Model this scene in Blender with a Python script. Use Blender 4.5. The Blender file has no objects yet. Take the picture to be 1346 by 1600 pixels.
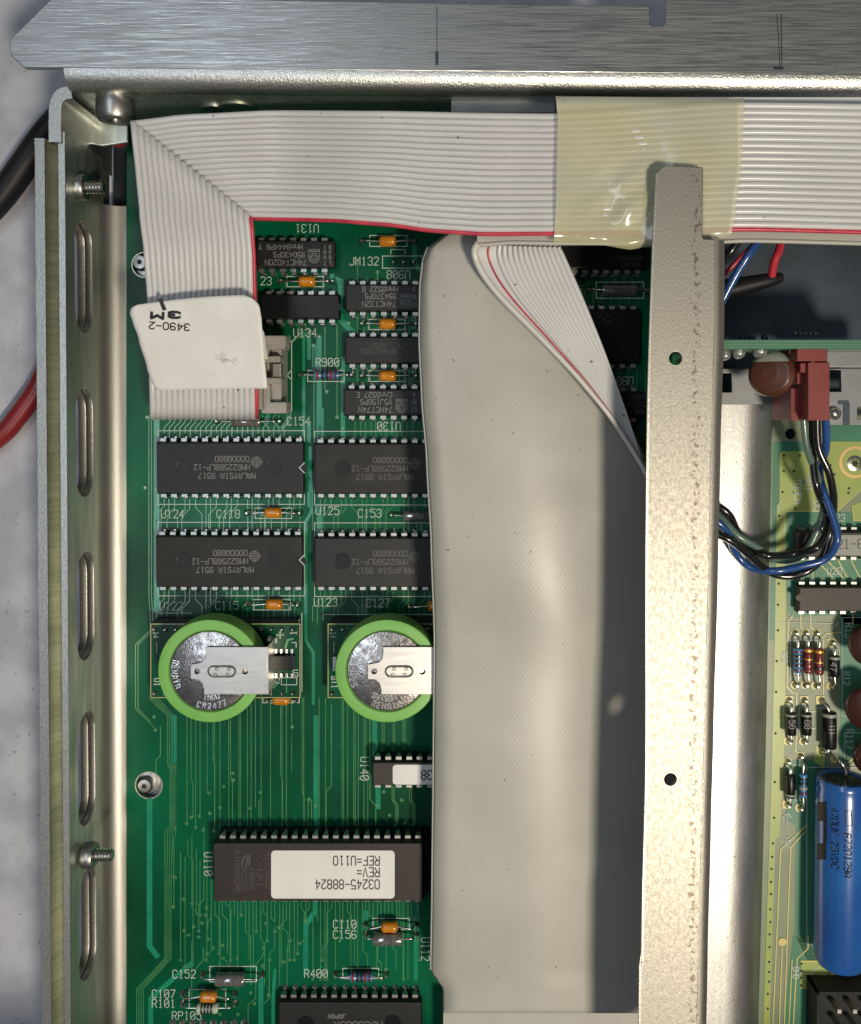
import bpy, bmesh, math, random
from mathutils import Vector, Matrix
random.seed(7)
R = math.radians
sc = bpy.context.scene
COL = sc.collection
# ---------------------------------------------------------------- camera
# one unit = 15.7 mm ; z = 0 is the top of the main circuit board
sc.unit_settings.scale_length = 0.0157
FPX, PPX, PPY, TILT = 1400.0, 700.0, 680.0, R(2.0)
CAM = Vector((7.0, -6.31, 14.0))
cam_d = bpy.data.cameras.new('camera'); cam = bpy.data.objects.new('camera', cam_d); COL.objects.link(cam)
cam.location = CAM; cam.rotation_euler = (-TILT, 0, 0)
cam_d.sensor_fit = 'VERTICAL'; cam_d.sensor_height = 24.0; cam_d.sensor_width = 24.0*1346/1600
cam_d.lens = FPX/1600*24.0
cam_d.shift_x = -(PPX-673)/1600; cam_d.shift_y = -(800-PPY)/1600
cam_d.clip_start = 0.1; cam_d.clip_end = 1000
sc.camera = cam
def P(px, py, z=0.0):
    """point of the place seen at photograph pixel (px,py) at height z"""
    d = Vector(((px-PPX)/FPX, -(py-PPY)/FPX, -1.0))
    d.rotate(Matrix.Rotation(-TILT, 3, 'X'))
    t = (z-CAM.z)/d.z
    return CAM+d*t
# ---------------------------------------------------------------- light
w = bpy.data.worlds.new('World'); sc.world = w; w.use_nodes = True
bg = w.node_tree.nodes['Background']; bg.inputs[0].default_value = (0.93, 0.97, 1.0, 1); bg.inputs[1].default_value = 0.085
def area(name, off, z, size, power, colr, size_y=None):
    l = bpy.data.lights.new(name, 'AREA'); l.shape = 'RECTANGLE' if size_y else 'DISK'; l.size = size; l.size_y = size_y or size; l.energy = power; l.color = colr
    o = bpy.data.objects.new(name, l); COL.objects.link(o)
    o.location = (7.0+off[0], -6.31+off[1], z)
    if size_y: o.rotation_euler = (0, -R(20), 0)     # a long window-like panel, tipped towards the bench
    else: o.rotation_euler = (Vector((6.5, -8, 0))-o.location).to_track_quat('-Z', 'Y').to_euler()
area('warm_lamp', (13.4, -16.2), 40, 6.0, 12800, (1.0, 0.88, 0.70))
area('cool_window', (-19.0, 4.0), 60, 9.0, 6200, (0.80, 0.90, 1.0), 46.0)
sc.view_settings.view_transform = 'Standard'; sc.view_settings.look = 'None'
sc.view_settings.exposure = 0.15; sc.view_settings.gamma = 1.0
# ---------------------------------------------------------------- materials
MATS = {}
def mat(name, c, rough=0.5, metal=0.0, c2=None, nscale=4.0, stretch=(1,1,1), bump=0.0, bscale=40.0,
        coat=0.0, rvar=0.0, alpha=1.0, trans=0.0, spec=0.5, detail=4.0, lo=0.35, hi=0.65, bdist=0.01, speck=None, sub=0.0, croug=0.1):
    m = bpy.data.materials.new(name); m.use_nodes = True
    nt = m.node_tree; N = nt.nodes; L = nt.links; b = N['Principled BSDF']
    b.inputs['Base Color'].default_value = (*c, 1); b.inputs['Roughness'].default_value = rough
    b.inputs['Metallic'].default_value = metal; b.inputs['Specular IOR Level'].default_value = spec
    b.inputs['Coat Weight'].default_value = coat; b.inputs['Coat Roughness'].default_value = croug
    b.inputs['Alpha'].default_value = alpha; b.inputs['Transmission Weight'].default_value = trans
    if sub: b.inputs['Subsurface Weight'].default_value = sub; b.inputs['Subsurface Radius'].default_value = (.1,.08,.06)
    tc = N.new('ShaderNodeTexCoord'); mp = N.new('ShaderNodeMapping'); mp.inputs['Scale'].default_value = stretch
    L.new(tc.outputs['Object'], mp.inputs['Vector'])
    col = None
    if c2 is not None:
        n = N.new('ShaderNodeTexNoise'); n.inputs['Scale'].default_value = nscale; n.inputs['Detail'].default_value = detail
        L.new(mp.outputs[0], n.inputs['Vector'])
        mr = N.new('ShaderNodeMapRange'); mr.inputs[1].default_value = lo; mr.inputs[2].default_value = hi
        L.new(n.outputs['Fac'], mr.inputs[0])
        mx = N.new('ShaderNodeMix'); mx.data_type = 'RGBA'
        mx.inputs[6].default_value = (*c, 1); mx.inputs[7].default_value = (*c2, 1)
        L.new(mr.outputs[0], mx.inputs[0]); col = mx.outputs[2]
        if rvar:
            r2 = N.new('ShaderNodeMapRange'); r2.inputs[1].default_value = 0.3; r2.inputs[2].default_value = 0.7
            r2.inputs[3].default_value = max(0.02, rough-rvar); r2.inputs[4].default_value = rough+rvar
            L.new(n.outputs['Fac'], r2.inputs[0]); L.new(r2.outputs[0], b.inputs['Roughness'])
    if speck is not None:      # (colour, scale, threshold): small dirt specks
        sn = N.new('ShaderNodeTexNoise'); sn.inputs['Scale'].default_value = speck[1]; sn.inputs['Detail'].default_value = 2.0
        L.new(tc.outputs['Object'], sn.inputs['Vector'])
        sr = N.new('ShaderNodeMapRange'); sr.inputs[1].default_value = speck[2]; sr.inputs[2].default_value = speck[2]+0.03
        L.new(sn.outputs['Fac'], sr.inputs[0])
        sm = N.new('ShaderNodeMix'); sm.data_type = 'RGBA'; sm.inputs[7].default_value = (*speck[0], 1)
        if col: L.new(col, sm.inputs[6])
        else: sm.inputs[6].default_value = (*c, 1)
        L.new(sr.outputs[0], sm.inputs[0]); col = sm.outputs[2]
    if col: L.new(col, b.inputs['Base Color'])
    if bump:
        bn = N.new('ShaderNodeTexNoise'); bn.inputs['Scale'].default_value = bscale; bn.inputs['Detail'].default_value = 3.0
        L.new(mp.outputs[0], bn.inputs['Vector'])
        bp = N.new('ShaderNodeBump'); bp.inputs['Strength'].default_value = bump; bp.inputs['Distance'].default_value = bdist
        L.new(bn.outputs['Fac'], bp.inputs['Height']); L.new(bp.outputs[0], b.inputs['Normal'])
    MATS[name] = m
    return m
mat('table', (0.38,0.39,0.45), 0.5, c2=(0.50,0.51,0.58), nscale=1.1, bump=0.15, bscale=20, speck=((.24,.24,.28), 11, .70), detail=12, lo=.42, hi=.6)
mat('pcb', (0.0,0.048,0.019), 0.30, c2=(0.0,0.125,0.055), nscale=0.35, spec=.22, speck=((.05,.16,.11), 22, .735), bump=0.02, bscale=30)
mat('pcb_edge', (0.05,0.25,0.14), 0.5)
mat('trace', (0.003,0.20,0.11), 0.22, spec=.9, c2=(0.01,0.27,0.14), nscale=2)
mat('trace_fine', (0.055,0.23,0.085), 0.22, spec=1.0, c2=(0.10,0.32,0.12), nscale=3)
mat('silk', (0.56,0.63,0.58), 0.6)
mat('solder', (0.62,0.62,0.60), 0.28, 1.0, c2=(0.42,0.42,0.40), nscale=18, bump=.15, bscale=25)
mat('leg', (0.50,0.50,0.48), 0.38, 1.0, c2=(0.36,0.35,0.34), nscale=12)
mat('lead', (0.65,0.64,0.60), 0.25, 1.0)
mat('chip', (0.011,0.011,0.012), 0.45, bump=0.25, bscale=60, c2=(0.017,0.017,0.018), nscale=30, bdist=.004, spec=.4)
mat('chip_grey', (0.017,0.017,0.017), 0.55, bump=0.3, bscale=50, c2=(0.026,0.025,0.023), nscale=3, bdist=.004, spec=.35)
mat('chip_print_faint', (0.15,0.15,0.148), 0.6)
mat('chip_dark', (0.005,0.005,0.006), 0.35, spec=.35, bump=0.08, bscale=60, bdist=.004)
mat('chip_brown', (0.022,0.015,0.014), 0.5, bump=0.12, bscale=50, c2=(0.028,0.020,0.018), nscale=20, bdist=.004)
mat('chip_print', (0.24,0.24,0.24), 0.6)
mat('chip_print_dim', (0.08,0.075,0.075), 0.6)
mat('paper', (0.80,0.80,0.78), 0.5, c2=(0.74,0.73,0.71), nscale=2, speck=((.55,.53,.48), 10, .76))
mat('ink', (0.06,0.055,0.05), 0.6)
mat('ink_black', (0.008,0.008,0.008), 0.5)
mat('orange', (0.62,0.24,0.015), 0.22, coat=0.5, c2=(0.52,0.18,0.01), nscale=8)
mat('glass_grey', (0.16,0.16,0.16), 0.08, 0.5, c2=(0.30,0.29,0.27), nscale=9, stretch=(4,1,1), coat=1.0)
mat('res_blue', (0.05,0.19,0.40), 0.3, coat=0.3)
mat('res_red', (0.15,0.022,0.022), 0.3, coat=0.3)
mat('res_green', (0.42,0.50,0.40), 0.35, coat=0.3)
mat('band_dark', (0.02,0.02,0.025), 0.35, coat=.3)
mat('band_red', (0.25,0.02,0.03), 0.35, coat=.3)
mat('band_gold', (0.65,0.38,0.06), 0.35, 0.4)
mat('band_violet', (0.09,0.035,0.09), 0.35)
mat('lime', (0.19,0.48,0.10), 0.42, c2=(0.22,0.52,0.12), nscale=2, bump=.03, bscale=8)
mat('steel', (0.54,0.52,0.51), 0.26, 1.0, c2=(0.28,0.25,0.25), nscale=9, detail=10, bump=0.35, bscale=34, rvar=.12, bdist=.01)
mat('steel_emboss', (0.75,0.74,0.72), 0.25, 1.0, bump=.3, bscale=20)
mat('tab', (0.68,0.67,0.65), 0.38, 1.0, c2=(0.58,0.57,0.56), nscale=2, bump=.05, bscale=60, stretch=(1,8,1))
mat('brushed', (0.63,0.64,0.64), 0.38, 1.0, c2=(0.42,0.42,0.415), nscale=2.2, stretch=(0.8,24,1), bump=0.22, bscale=4, rvar=.14, detail=10, bdist=.012, lo=.3, hi=.7)
mat('bend_metal', (0.72,0.72,0.70), 0.36, 1.0, c2=(0.55,0.55,0.53), nscale=24, bump=0.6, bscale=44, bdist=.01)
mat('wall_metal', (0.72,0.76,0.72), 0.46, 1.0, c2=(0.52,0.57,0.53), nscale=2.0, stretch=(3,.4,3), bump=0.12, bscale=9, detail=8, rvar=.08)
mat('edge_metal', (0.62,0.61,0.57), 0.42, 1.0, c2=(0.46,0.46,0.44), nscale=30, bump=0.25, bscale=30, bdist=.01)
mat('gold_metal', (0.56,0.56,0.46), 0.42, 1.0, c2=(0.42,0.43,0.34), nscale=4, stretch=(.3,5,.3), bump=0.2, bscale=8)
mat('floor_metal', (0.09,0.11,0.14), 0.45, 0.9, c2=(0.065,0.08,0.10), nscale=1.2, bump=.1, bscale=10)
mat('grey_metal', (0.26,0.27,0.28), 0.45, 0.6, c2=(0.22,0.23,0.24), nscale=2)
mat('ledge_metal', (0.50,0.50,0.46), 0.50, 1.0, c2=(0.54,0.53,0.50), nscale=3, stretch=(3,.5,1), bump=.2, bscale=20)
mat('bright_ledge', (0.66,0.66,0.65), 0.42, 1.0, c2=(0.55,0.55,0.54), nscale=3, stretch=(3,.5,1), bump=0.25, bscale=30, speck=((.35,.30,.22), 16, .70))
mat('ribbon', (0.58,0.58,0.585), 0.28, c2=(0.63,0.63,0.635), nscale=1.0, coat=0.2, speck=((.12,.11,.10), 12, .735), bump=.05, bscale=12, croug=.2)
mat('ribbon_red', (0.45,0.03,0.07), 0.35, c2=(0.62,0.06,0.09), nscale=4)
mat('ribbon_edge', (0.62,0.61,0.58), 0.35, coat=.2)
mat('plastic_grey', (0.33,0.32,0.29), 0.5, c2=(0.40,0.38,0.35), nscale=4, bump=.1, bscale=20)
mat('void', (0.004,0.005,0.005), 0.7)
mat('cable_black', (0.010,0.010,0.012), 0.5, spec=.3)
mat('cable_red', (0.22,0.012,0.015), 0.4, coat=.2)
mat('wire_red', (0.50,0.03,0.05), 0.3, coat=.3)
mat('wire_blue', (0.02,0.075,0.26), 0.25, coat=.4)
mat('wire_black', (0.010,0.010,0.011), 0.22, coat=.5)
mat('wire_grey', (0.10,0.17,0.14), 0.3, coat=.3)
mat('plug_red', (0.19,0.027,0.024), 0.5, c2=(0.22,0.034,0.028), nscale=3, bump=.08, bscale=30)
mat('disc_brown', (0.075,0.026,0.014), 0.35, coat=.2, c2=(0.10,0.034,0.018), nscale=3)
mat('disc_grey', (0.28,0.29,0.26), 0.45)
mat('varistor', (0.045,0.012,0.009), 0.35, coat=.4)
mat('cap_blue', (0.018,0.12,0.40), 0.25, coat=0.5, c2=(0.014,0.075,0.31), nscale=1.2)
mat('rubber', (0.02,0.025,0.02), 0.3)
mat('pcb2', (0.17,0.21,0.13), 0.4, c2=(0.21,0.25,0.155), nscale=1.5, coat=.2)
mat('pcb2_green', (0.03,0.17,0.10), 0.4, c2=(0.045,0.20,0.11), nscale=1.0, coat=.2)
mat('pcb2_rim', (0.20,0.28,0.20), 0.5)
mat('pour', (0.34,0.40,0.10), 0.35, coat=.3, c2=(0.29,0.37,0.10), nscale=2)
mat('trace_gold', (0.62,0.54,0.20), 0.3, coat=.2)
mat('copper', (0.80,0.56,0.25), 0.3, 0.8)
mat('hole', (0.01,0.012,0.008), 0.6)
mat('coil', (0.35,0.36,0.36), 0.3, 0.6)
# strut : galvanised, with a rusty line of specks along its bend
def strut_mat():
    m = mat('galvanised', (0.40,0.385,0.34), 0.50, 1.0, c2=(0.355,0.34,0.305), nscale=24, bump=0.2, bscale=48, stretch=(1,.5,1), speck=((.27,.24,.20), 14, .75), rvar=.05, bdist=.012, detail=4)
    nt = m.node_tree; N = nt.nodes; L = nt.links; b = N['Principled BSDF']
    src = b.inputs['Base Color'].links[0].from_socket
    tc = N.new('ShaderNodeTexCoord'); sx = N.new('ShaderNodeSeparateXYZ'); L.new(tc.outputs['Object'], sx.inputs[0])
    # distance from the slanted line x = x0 + k*y
    ma = N.new('ShaderNodeMath'); ma.operation = 'MULTIPLY_ADD'; ma.inputs[1].default_value = -STRUT_K; 
    L.new(sx.outputs[1], ma.inputs[0]); L.new(sx.outputs[0], ma.inputs[2])
    mb = N.new('ShaderNodeMath'); mb.operation = 'SUBTRACT'; mb.inputs[1].default_value = STRUT_X0; L.new(ma.outputs[0], mb.inputs[0])
    ab = N.new('ShaderNodeMath'); ab.operation = 'ABSOLUTE'; L.new(mb.outputs[0], ab.inputs[0])
    mr = N.new('ShaderNodeMapRange'); mr.inputs[1].default_value = 0.0; mr.inputs[2].default_value = 0.13; mr.inputs[3].default_value = 0.12; mr.inputs[4].default_value = -0.10
    L.new(ab.outputs[0], mr.inputs[0])
    n = N.new('ShaderNodeTexNoise'); n.inputs['Scale'].default_value = 16; n.inputs['Detail'].default_value = 6; L.new(tc.outputs['Object'], n.inputs['Vector'])
    ad = N.new('ShaderNodeMath'); ad.operation = 'ADD'; L.new(mr.outputs[0], ad.inputs[0]); L.new(n.outputs['Fac'], ad.inputs[1])
    th = N.new('ShaderNodeMapRange'); th.inputs[1].default_value = 0.62; th.inputs[2].default_value = 0.68; L.new(ad.outputs[0], th.inputs[0])
    mx = N.new('ShaderNodeMix'); mx.data_type = 'RGBA'; mx.inputs[7].default_value = (0.20,0.17,0.145,1)
    L.new(src, mx.inputs[6]); L.new(th.outputs[0], mx.inputs[0]); L.new(mx.outputs[2], b.inputs['Base Color'])
    return m
ZS = 2.5
_a = P(1088, 400, ZS); _b = P(1082, 1500, ZS)
STRUT_K = (_b.x-_a.x)/(_b.y-_a.y); STRUT_X0 = _a.x-STRUT_K*_a.y
strut_mat()
# wide ribbon back : smooth with a fine embossed weave
def weave_mat():
    m = mat('ribbon_back', (0.41,0.40,0.36), 0.42, c2=(0.46,0.45,0.41), nscale=0.8, coat=0.12, speck=((.20,.18,.15), 9, .74), croug=.3)
    nt = m.node_tree; N = nt.nodes; L = nt.links; b = N['Principled BSDF']
    tc = N.new('ShaderNodeTexCoord'); out = []
    for ang in (35, -35):
        mp = N.new('ShaderNodeMapping'); mp.inputs['Rotation'].default_value = (0,0,R(ang)); L.new(tc.outputs['Object'], mp.inputs[0])
        wv = N.new('ShaderNodeTexWave'); wv.inputs['Scale'].default_value = 5.5; wv.inputs['Distortion'].default_value = 0.3; L.new(mp.outputs[0], wv.inputs[0]); out.append(wv)
    mu = N.new('ShaderNodeMath'); mu.operation = 'MULTIPLY'; L.new(out[0].outputs['Fac'], mu.inputs[0]); L.new(out[1].outputs['Fac'], mu.inputs[1])
    bp = N.new('ShaderNodeBump'); bp.inputs['Strength'].default_value = 0.15; bp.inputs['Distance'].default_value = 0.005
    L.new(mu.outputs[0], bp.inputs['Height']); L.new(bp.outputs[0], b.inputs['Normal'])
weave_mat()
def film_mat():
    m = mat('film', (0.66,0.63,0.38), 0.20, c2=(0.64,0.635,0.47), nscale=1.3, coat=.7, bump=.5, bscale=1.9, stretch=(1,1,1), bdist=.05)
    b = m.node_tree.nodes['Principled BSDF']; b.inputs['Alpha'].default_value = 0.62
film_mat()
# ---------------------------------------------------------------- mesh helpers
class MB:
    def __init__(s): s.v = []; s.f = []; s.m = []; s.mats = []; s.cur = 0
    def use(s, name):
        if name not in s.mats: s.mats.append(name)
        s.cur = s.mats.index(name); return s
    def add(s, vs, fs):
        k = len(s.v); s.v += [tuple(v) for v in vs]
        for f in fs: s.f.append(tuple(i+k for i in f)); s.m.append(s.cur)
        return s
    def prism(s, poly, z0, z1):      # poly: world xy, counter-clockwise or not
        a = sum(poly[i][0]*poly[(i+1)%len(poly)][1]-poly[(i+1)%len(poly)][0]*poly[i][1] for i in range(len(poly)))
        if a < 0: poly = poly[::-1]
        n = len(poly)
        vs = [(p[0],p[1],z0) for p in poly]+[(p[0],p[1],z1) for p in poly]
        fs = [tuple(range(n-1,-1,-1)), tuple(range(n,2*n))]+[(i,(i+1)%n,n+(i+1)%n,n+i) for i in range(n)]
        return s.add(vs, fs)
    def box(s, x0,x1,y0,y1,z0,z1): return s.prism([(x0,y0),(x1,y0),(x1,y1),(x0,y1)], z0, z1)
    def pbox(s, x0,y0,x1,y1,z0,z1):  # pixel rectangle seen at the top height z1
        return s.prism([P(x,y,z1)[:2] for x,y in ((x0,y0),(x1,y0),(x1,y1),(x0,y1))], z0, z1)
    def frustum(s, poly0, z0, poly1, z1):
        n = len(poly0); vs = [(p[0],p[1],z0) for p in poly0]+[(p[0],p[1],z1) for p in poly1]
        return s.add(vs, [tuple(range(n-1,-1,-1)), tuple(range(n,2*n))]+[(i,(i+1)%n,n+(i+1)%n,n+i) for i in range(n)])
    def tube(s, path, r, seg=8, cap=True):
        path = [Vector(p) for p in path]; n = len(path)
        rr = r if isinstance(r, (list,tuple)) else [r]*n
        up = Vector((0,0,1)); vs = []; fs = []
        prev = None
        for i,p in enumerate(path):
            t = (path[min(i+1,n-1)]-path[max(i-1,0)])
            if t.length < 1e-9: t = Vector((1,0,0))
            t.normalize()
            ref = up if abs(t.z) < 0.9 else Vector((0,1,0))
            if prev is None: a = t.cross(ref).normalized()
            else:
                a = prev-t*prev.dot(t)
                a = a.normalized() if a.length > 1e-6 else t.cross(ref).normalized()
            prev = a; b = a.cross(t)
            for k in range(seg):
                q = 2*math.pi*k/seg; vs.append(p+(a*math.cos(q)+b*math.sin(q))*rr[i])
        for i in range(n-1):
            for k in range(seg):
                fs.append((i*seg+k, i*seg+(k+1)%seg, (i+1)*seg+(k+1)%seg, (i+1)*seg+k))
        if cap: fs.append(tuple(range(seg-1,-1,-1))); fs.append(tuple((n-1)*seg+k for k in range(seg)))
        fs = [f[::-1] for f in fs]
        return s.add(vs, fs)
    def lathe(s, c, axis, prof, seg=24):   # prof: list of (radius, height along axis); c world point
        axis = Vector(axis).normalized(); ref = Vector((0,0,1)) if abs(axis.z) < 0.9 else Vector((1,0,0))
        a = axis.cross(ref).normalized(); b = axis.cross(a); c = Vector(c); vs = []; fs = []
        for r,h in prof:
            for k in range(seg):
                q = 2*math.pi*k/seg; vs.append(c+axis*h+(a*math.cos(q)+b*math.sin(q))*max(r,1e-4))
        for i in range(len(prof)-1):
            for k in range(seg): fs.append((i*seg+k, i*seg+(k+1)%seg, (i+1)*seg+(k+1)%seg, (i+1)*seg+k))
        fs.append(tuple(range(seg-1,-1,-1))); fs.append(tuple((len(prof)-1)*seg+k for k in range(seg)))
        return s.add(vs, fs)
    def strip(s, pts, wd, closed=False):     # flat band through world points, width wd, lying flat
        pts = [Vector(p) for p in pts]
        if closed: pts = pts+[pts[0]]
        n = len(pts); vs = []; fs = []
        for i in range(n):
            if closed and i in (0,n-1): a = pts[n-2]; c = pts[1]
            else: a = pts[max(i-1,0)]; c = pts[min(i+1,n-1)]
            p = pts[i]
            d1 = (p-a); d2 = (c-p); d1.z = d2.z = 0
            d1 = d1.normalized() if d1.length > 1e-9 else d2.normalized()
            d2 = d2.normalized() if d2.length > 1e-9 else d1
            t = (d1+d2); t = t.normalized() if t.length > 1e-6 else d1
            nn = Vector((-t.y, t.x, 0)); cosh = max(0.4, nn.dot(Vector((-d1.y,d1.x,0))))
            off = nn*(wd/2/cosh); ext = Vector((0,0,0))
            if not closed and i == 0: ext = -d2*wd*0.3
            if not closed and i == n-1: ext = d1*wd*0.3
            vs += [p+off+ext, p-off+ext]
        for i in range(n-1): fs.append((2*i, 2*i+1, 2*i+3, 2*i+2))
        return s.add(vs, fs)
    def ring(s, c, r0, r1, seg=14):
        c = Vector(c); vs = []
        for k in range(seg):
            q = 2*math.pi*k/seg; d = Vector((math.cos(q), math.sin(q), 0)); vs += [c+d*r0, c+d*r1]
        return s.add(vs, [(2*k, 2*k+1, 2*((k+1)%seg)+1, 2*((k+1)%seg)) for k in range(seg)])
    def disc(s, c, r, seg=14):
        c = Vector(c); return s.add([c+Vector((math.cos(2*math.pi*k/seg), math.sin(2*math.pi*k/seg),0))*r for k in range(seg)], [tuple(range(seg))])
    def grid(s, fn, nu, nv):
        vs = [fn(i/nu, j/nv) for j in range(nv+1) for i in range(nu+1)]
        W = nu+1
        return s.add(vs, [(j*W+i, (j+1)*W+i, (j+1)*W+i+1, j*W+i+1) for j in range(nv) for i in range(nu)])
    def mesh(s, name, smooth=None):
        me = bpy.data.meshes.new(name); me.from_pydata(s.v, [], s.f)
        for mn in s.mats: me.materials.append(MATS[mn])
        if len(s.mats) > 1: me.polygons.foreach_set('material_index', s.m)
        me.update()
        if smooth is not None: me.shade_smooth(); me.set_sharp_from_angle(angle=R(smooth))
        return me
def link(name, data, parent=None, kind=None, label=None, cat=None, group=None, loc=None, bev=None):
    o = bpy.data.objects.new(name, data); COL.objects.link(o)
    if loc is not None: o.location = loc
    if parent is not None: o.parent = parent
    for k,v in (('kind',kind),('label',label),('category',cat),('group',group)):
        if v: o[k] = v
    if bev:
        m = o.modifiers.new('bevel','BEVEL'); m.width = bev; m.segments = 2; m.limit_method = 'ANGLE'; m.angle_limit = R(40)
    return o
def thing(name, label, cat, group=None): return link(name, None, label=label, cat=cat, group=group)
def plate(name, outline, holes, z0, z1, mt, parent=None, bev=0.0, xf=None, **kw):
    """solid sheet with real holes; outline / holes are 2-D world points"""
    cu = bpy.data.curves.new(name, 'CURVE'); cu.dimensions = '2D'; cu.fill_mode = 'BOTH'
    cu.extrude = (z1-z0)/2-bev; cu.bevel_depth = bev; cu.bevel_resolution = 1; cu.offset = -bev
    for pts in [outline]+list(holes):
        sp = cu.splines.new('POLY'); sp.points.add(len(pts)-1); sp.use_cyclic_u = True
        for q,p in zip(sp.points, pts): q.co = (p[0], p[1], 0, 1)
    tmp = bpy.data.objects.new('tmp', cu); COL.objects.link(tmp)
    bpy.context.view_layer.update()
    me = bpy.data.meshes.new_from_object(tmp.evaluated_get(bpy.context.evaluated_depsgraph_get()))
    bpy.data.objects.remove(tmp); bpy.data.curves.remove(cu)
    me.name = name; me.materials.clear(); me.materials.append(MATS[mt])
    M = Matrix.Translation((0,0,(z0+z1)/2))
    me.transform(xf @ M if xf else M)
    return link(name, me, parent, **kw)
def circ(c, r, n=20): return [(c[0]+r*math.cos(2*math.pi*k/n), c[1]+r*math.sin(2*math.pi*k/n)) for k in range(n)]
def stadium(cx, cy, L, r, horiz=True, n=8):     # total length L
    h = L/2-r; pts = []
    for k in range(n+1): q = -math.pi/2+math.pi*k/n; pts.append((h+r*math.cos(q), r*math.sin(q)))
    for k in range(n+1): q = math.pi/2+math.pi*k/n; pts.append((-h+r*math.cos(q), r*math.sin(q)))
    return [(cx+(a if horiz else -b), cy+(b if horiz else a)) for a,b in pts]
def rrect(x0,y0,x1,y1,r,n=4):
    pts = []
    for cx,cy,q0 in ((x1-r,y1-r,0),(x0+r,y1-r,90),(x0+r,y0+r,180),(x1-r,y0+r,270)):
        for k in range(n+1): q = R(q0+90*k/n); pts.append((cx+r*math.cos(q), cy+r*math.sin(q)))
    return pts
def smooth_path(pts, n=6):    # Catmull-Rom
    pts = [Vector(p) for p in pts]; out = []
    for i in range(len(pts)-1):
        p0 = pts[max(i-1,0)]; p1 = pts[i]; p2 = pts[i+1]; p3 = pts[min(i+2,len(pts)-1)]
        for k in range(n):
            t = k/n; out.append(0.5*((2*p1)+(p2-p0)*t+(2*p0-5*p1+4*p2-p3)*t*t+(3*p1-p0-3*p2+p3)*t**3))
    out.append(pts[-1]); return out
def interp(x, tab):
    if x <= tab[0][0]: return tab[0][1]
    for (a,b),(c,d) in zip(tab, tab[1:]):
        if x <= c:
            t = (x-a)/(c-a); t2 = t*t*(3-2*t)*0.5+t*0.5
            return b+(d-b)*t2
    return tab[-1][1]
# ---------------------------------------------------------------- stroke lettering
G = {'A':'00 04 26 44 40/02 42','B':'00 06 36 45 44 33 03/33 42 41 30 00','C':'45 36 16 05 01 10 30 41','D':'00 06 26 44 42 20 00',
'E':'46 06 00 40/03 33','F':'46 06 00/03 33','G':'45 36 16 05 01 10 30 41 43 23','H':'00 06/40 46/03 43','I':'10 30/20 26/16 36','J':'46 41 30 10 01',
'K':'00 06/46 03 40','L':'06 00 40','M':'00 06 23 46 40','N':'00 06 40 46','O':'10 01 05 16 36 45 41 30 10','P':'00 06 36 45 44 33 03',
'Q':'10 01 05 16 36 45 41 30 10/22 40','R':'00 06 36 45 44 33 03/23 40','S':'45 36 16 05 04 13 33 42 41 30 10 01','T':'06 46/26 20','U':'06 01 10 30 41 46',
'V':'06 20 46','W':'06 10 23 30 46','X':'00 46/06 40','Y':'06 23 46/23 20','Z':'06 46 00 40','0':'10 01 05 16 36 45 41 30 10','1':'15 26 20/10 30',
'2':'05 16 36 45 44 00 40','3':'05 16 36 45 44 33 23/33 42 41 30 10 01','4':'30 36 02 42','5':'46 06 04 34 43 41 30 10 01','6':'45 36 16 05 01 10 30 41 42 33 13 02',
'7':'06 46 10','8':'13 04 05 16 36 45 44 33 13 02 01 10 30 41 42 33','9':'01 10 30 41 45 36 16 05 04 13 33 44','-':'03 43','=':'02 42/04 44','+':'03 43/21 25',
'n':'00 04/03 14 34 43 40','|':'20 26','<':'45 03 41','.':'20 21'}
def text(mb, s, cx, cy, h, z, rot=0, aspect=0.75, wd=1.4, align='c', slash=False, slant=0):
    """lettering centred at photograph pixel (cx,cy), cap height h px, stroke wd px"""
    u = h/6.0; ux = u*aspect; adv = 5.6*ux; tot = adv*len(s)-1.6*ux
    x0 = -tot/2 if align == 'c' else (0 if align == 'l' else -tot)
    cr, sr = math.cos(R(rot)), math.sin(R(rot)); zf = z if callable(z) else (lambda a,b: z)
    k = (14-zf(cx,cy))/14
    for i,ch in enumerate(s):
        g = G.get(ch)
        if not g: continue
        if slash and ch == '0': g += '/01 45'
        for st in g.split('/'):
            pts = []
            for q in st.split():
                a = x0+i*adv+int(q[0])*ux+slant*int(q[1])*u; b = (int(q[1])-3)*u
                px = cx+a*cr-b*sr; py = cy-(a*sr+b*cr); pts.append(P(px, py, zf(px,py)))
            mb.strip(pts, wd/100*k)
def pl(mb, pts, wd, z): mb.strip([P(x,y,z) for x,y in pts], wd/100)
def prect(mb, x0,y0,x1,y1,wd,z): mb.strip([P(x,y,z) for x,y in ((x0,y0),(x1,y0),(x1,y1),(x0,y1))], wd/100, closed=True)

# ================================================================ table
tb = MB().use('table'); tb.box(-40,55,-55,40,-1.3,-0.85)
link('table_top', tb.mesh('table_top'), kind='structure')
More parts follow.
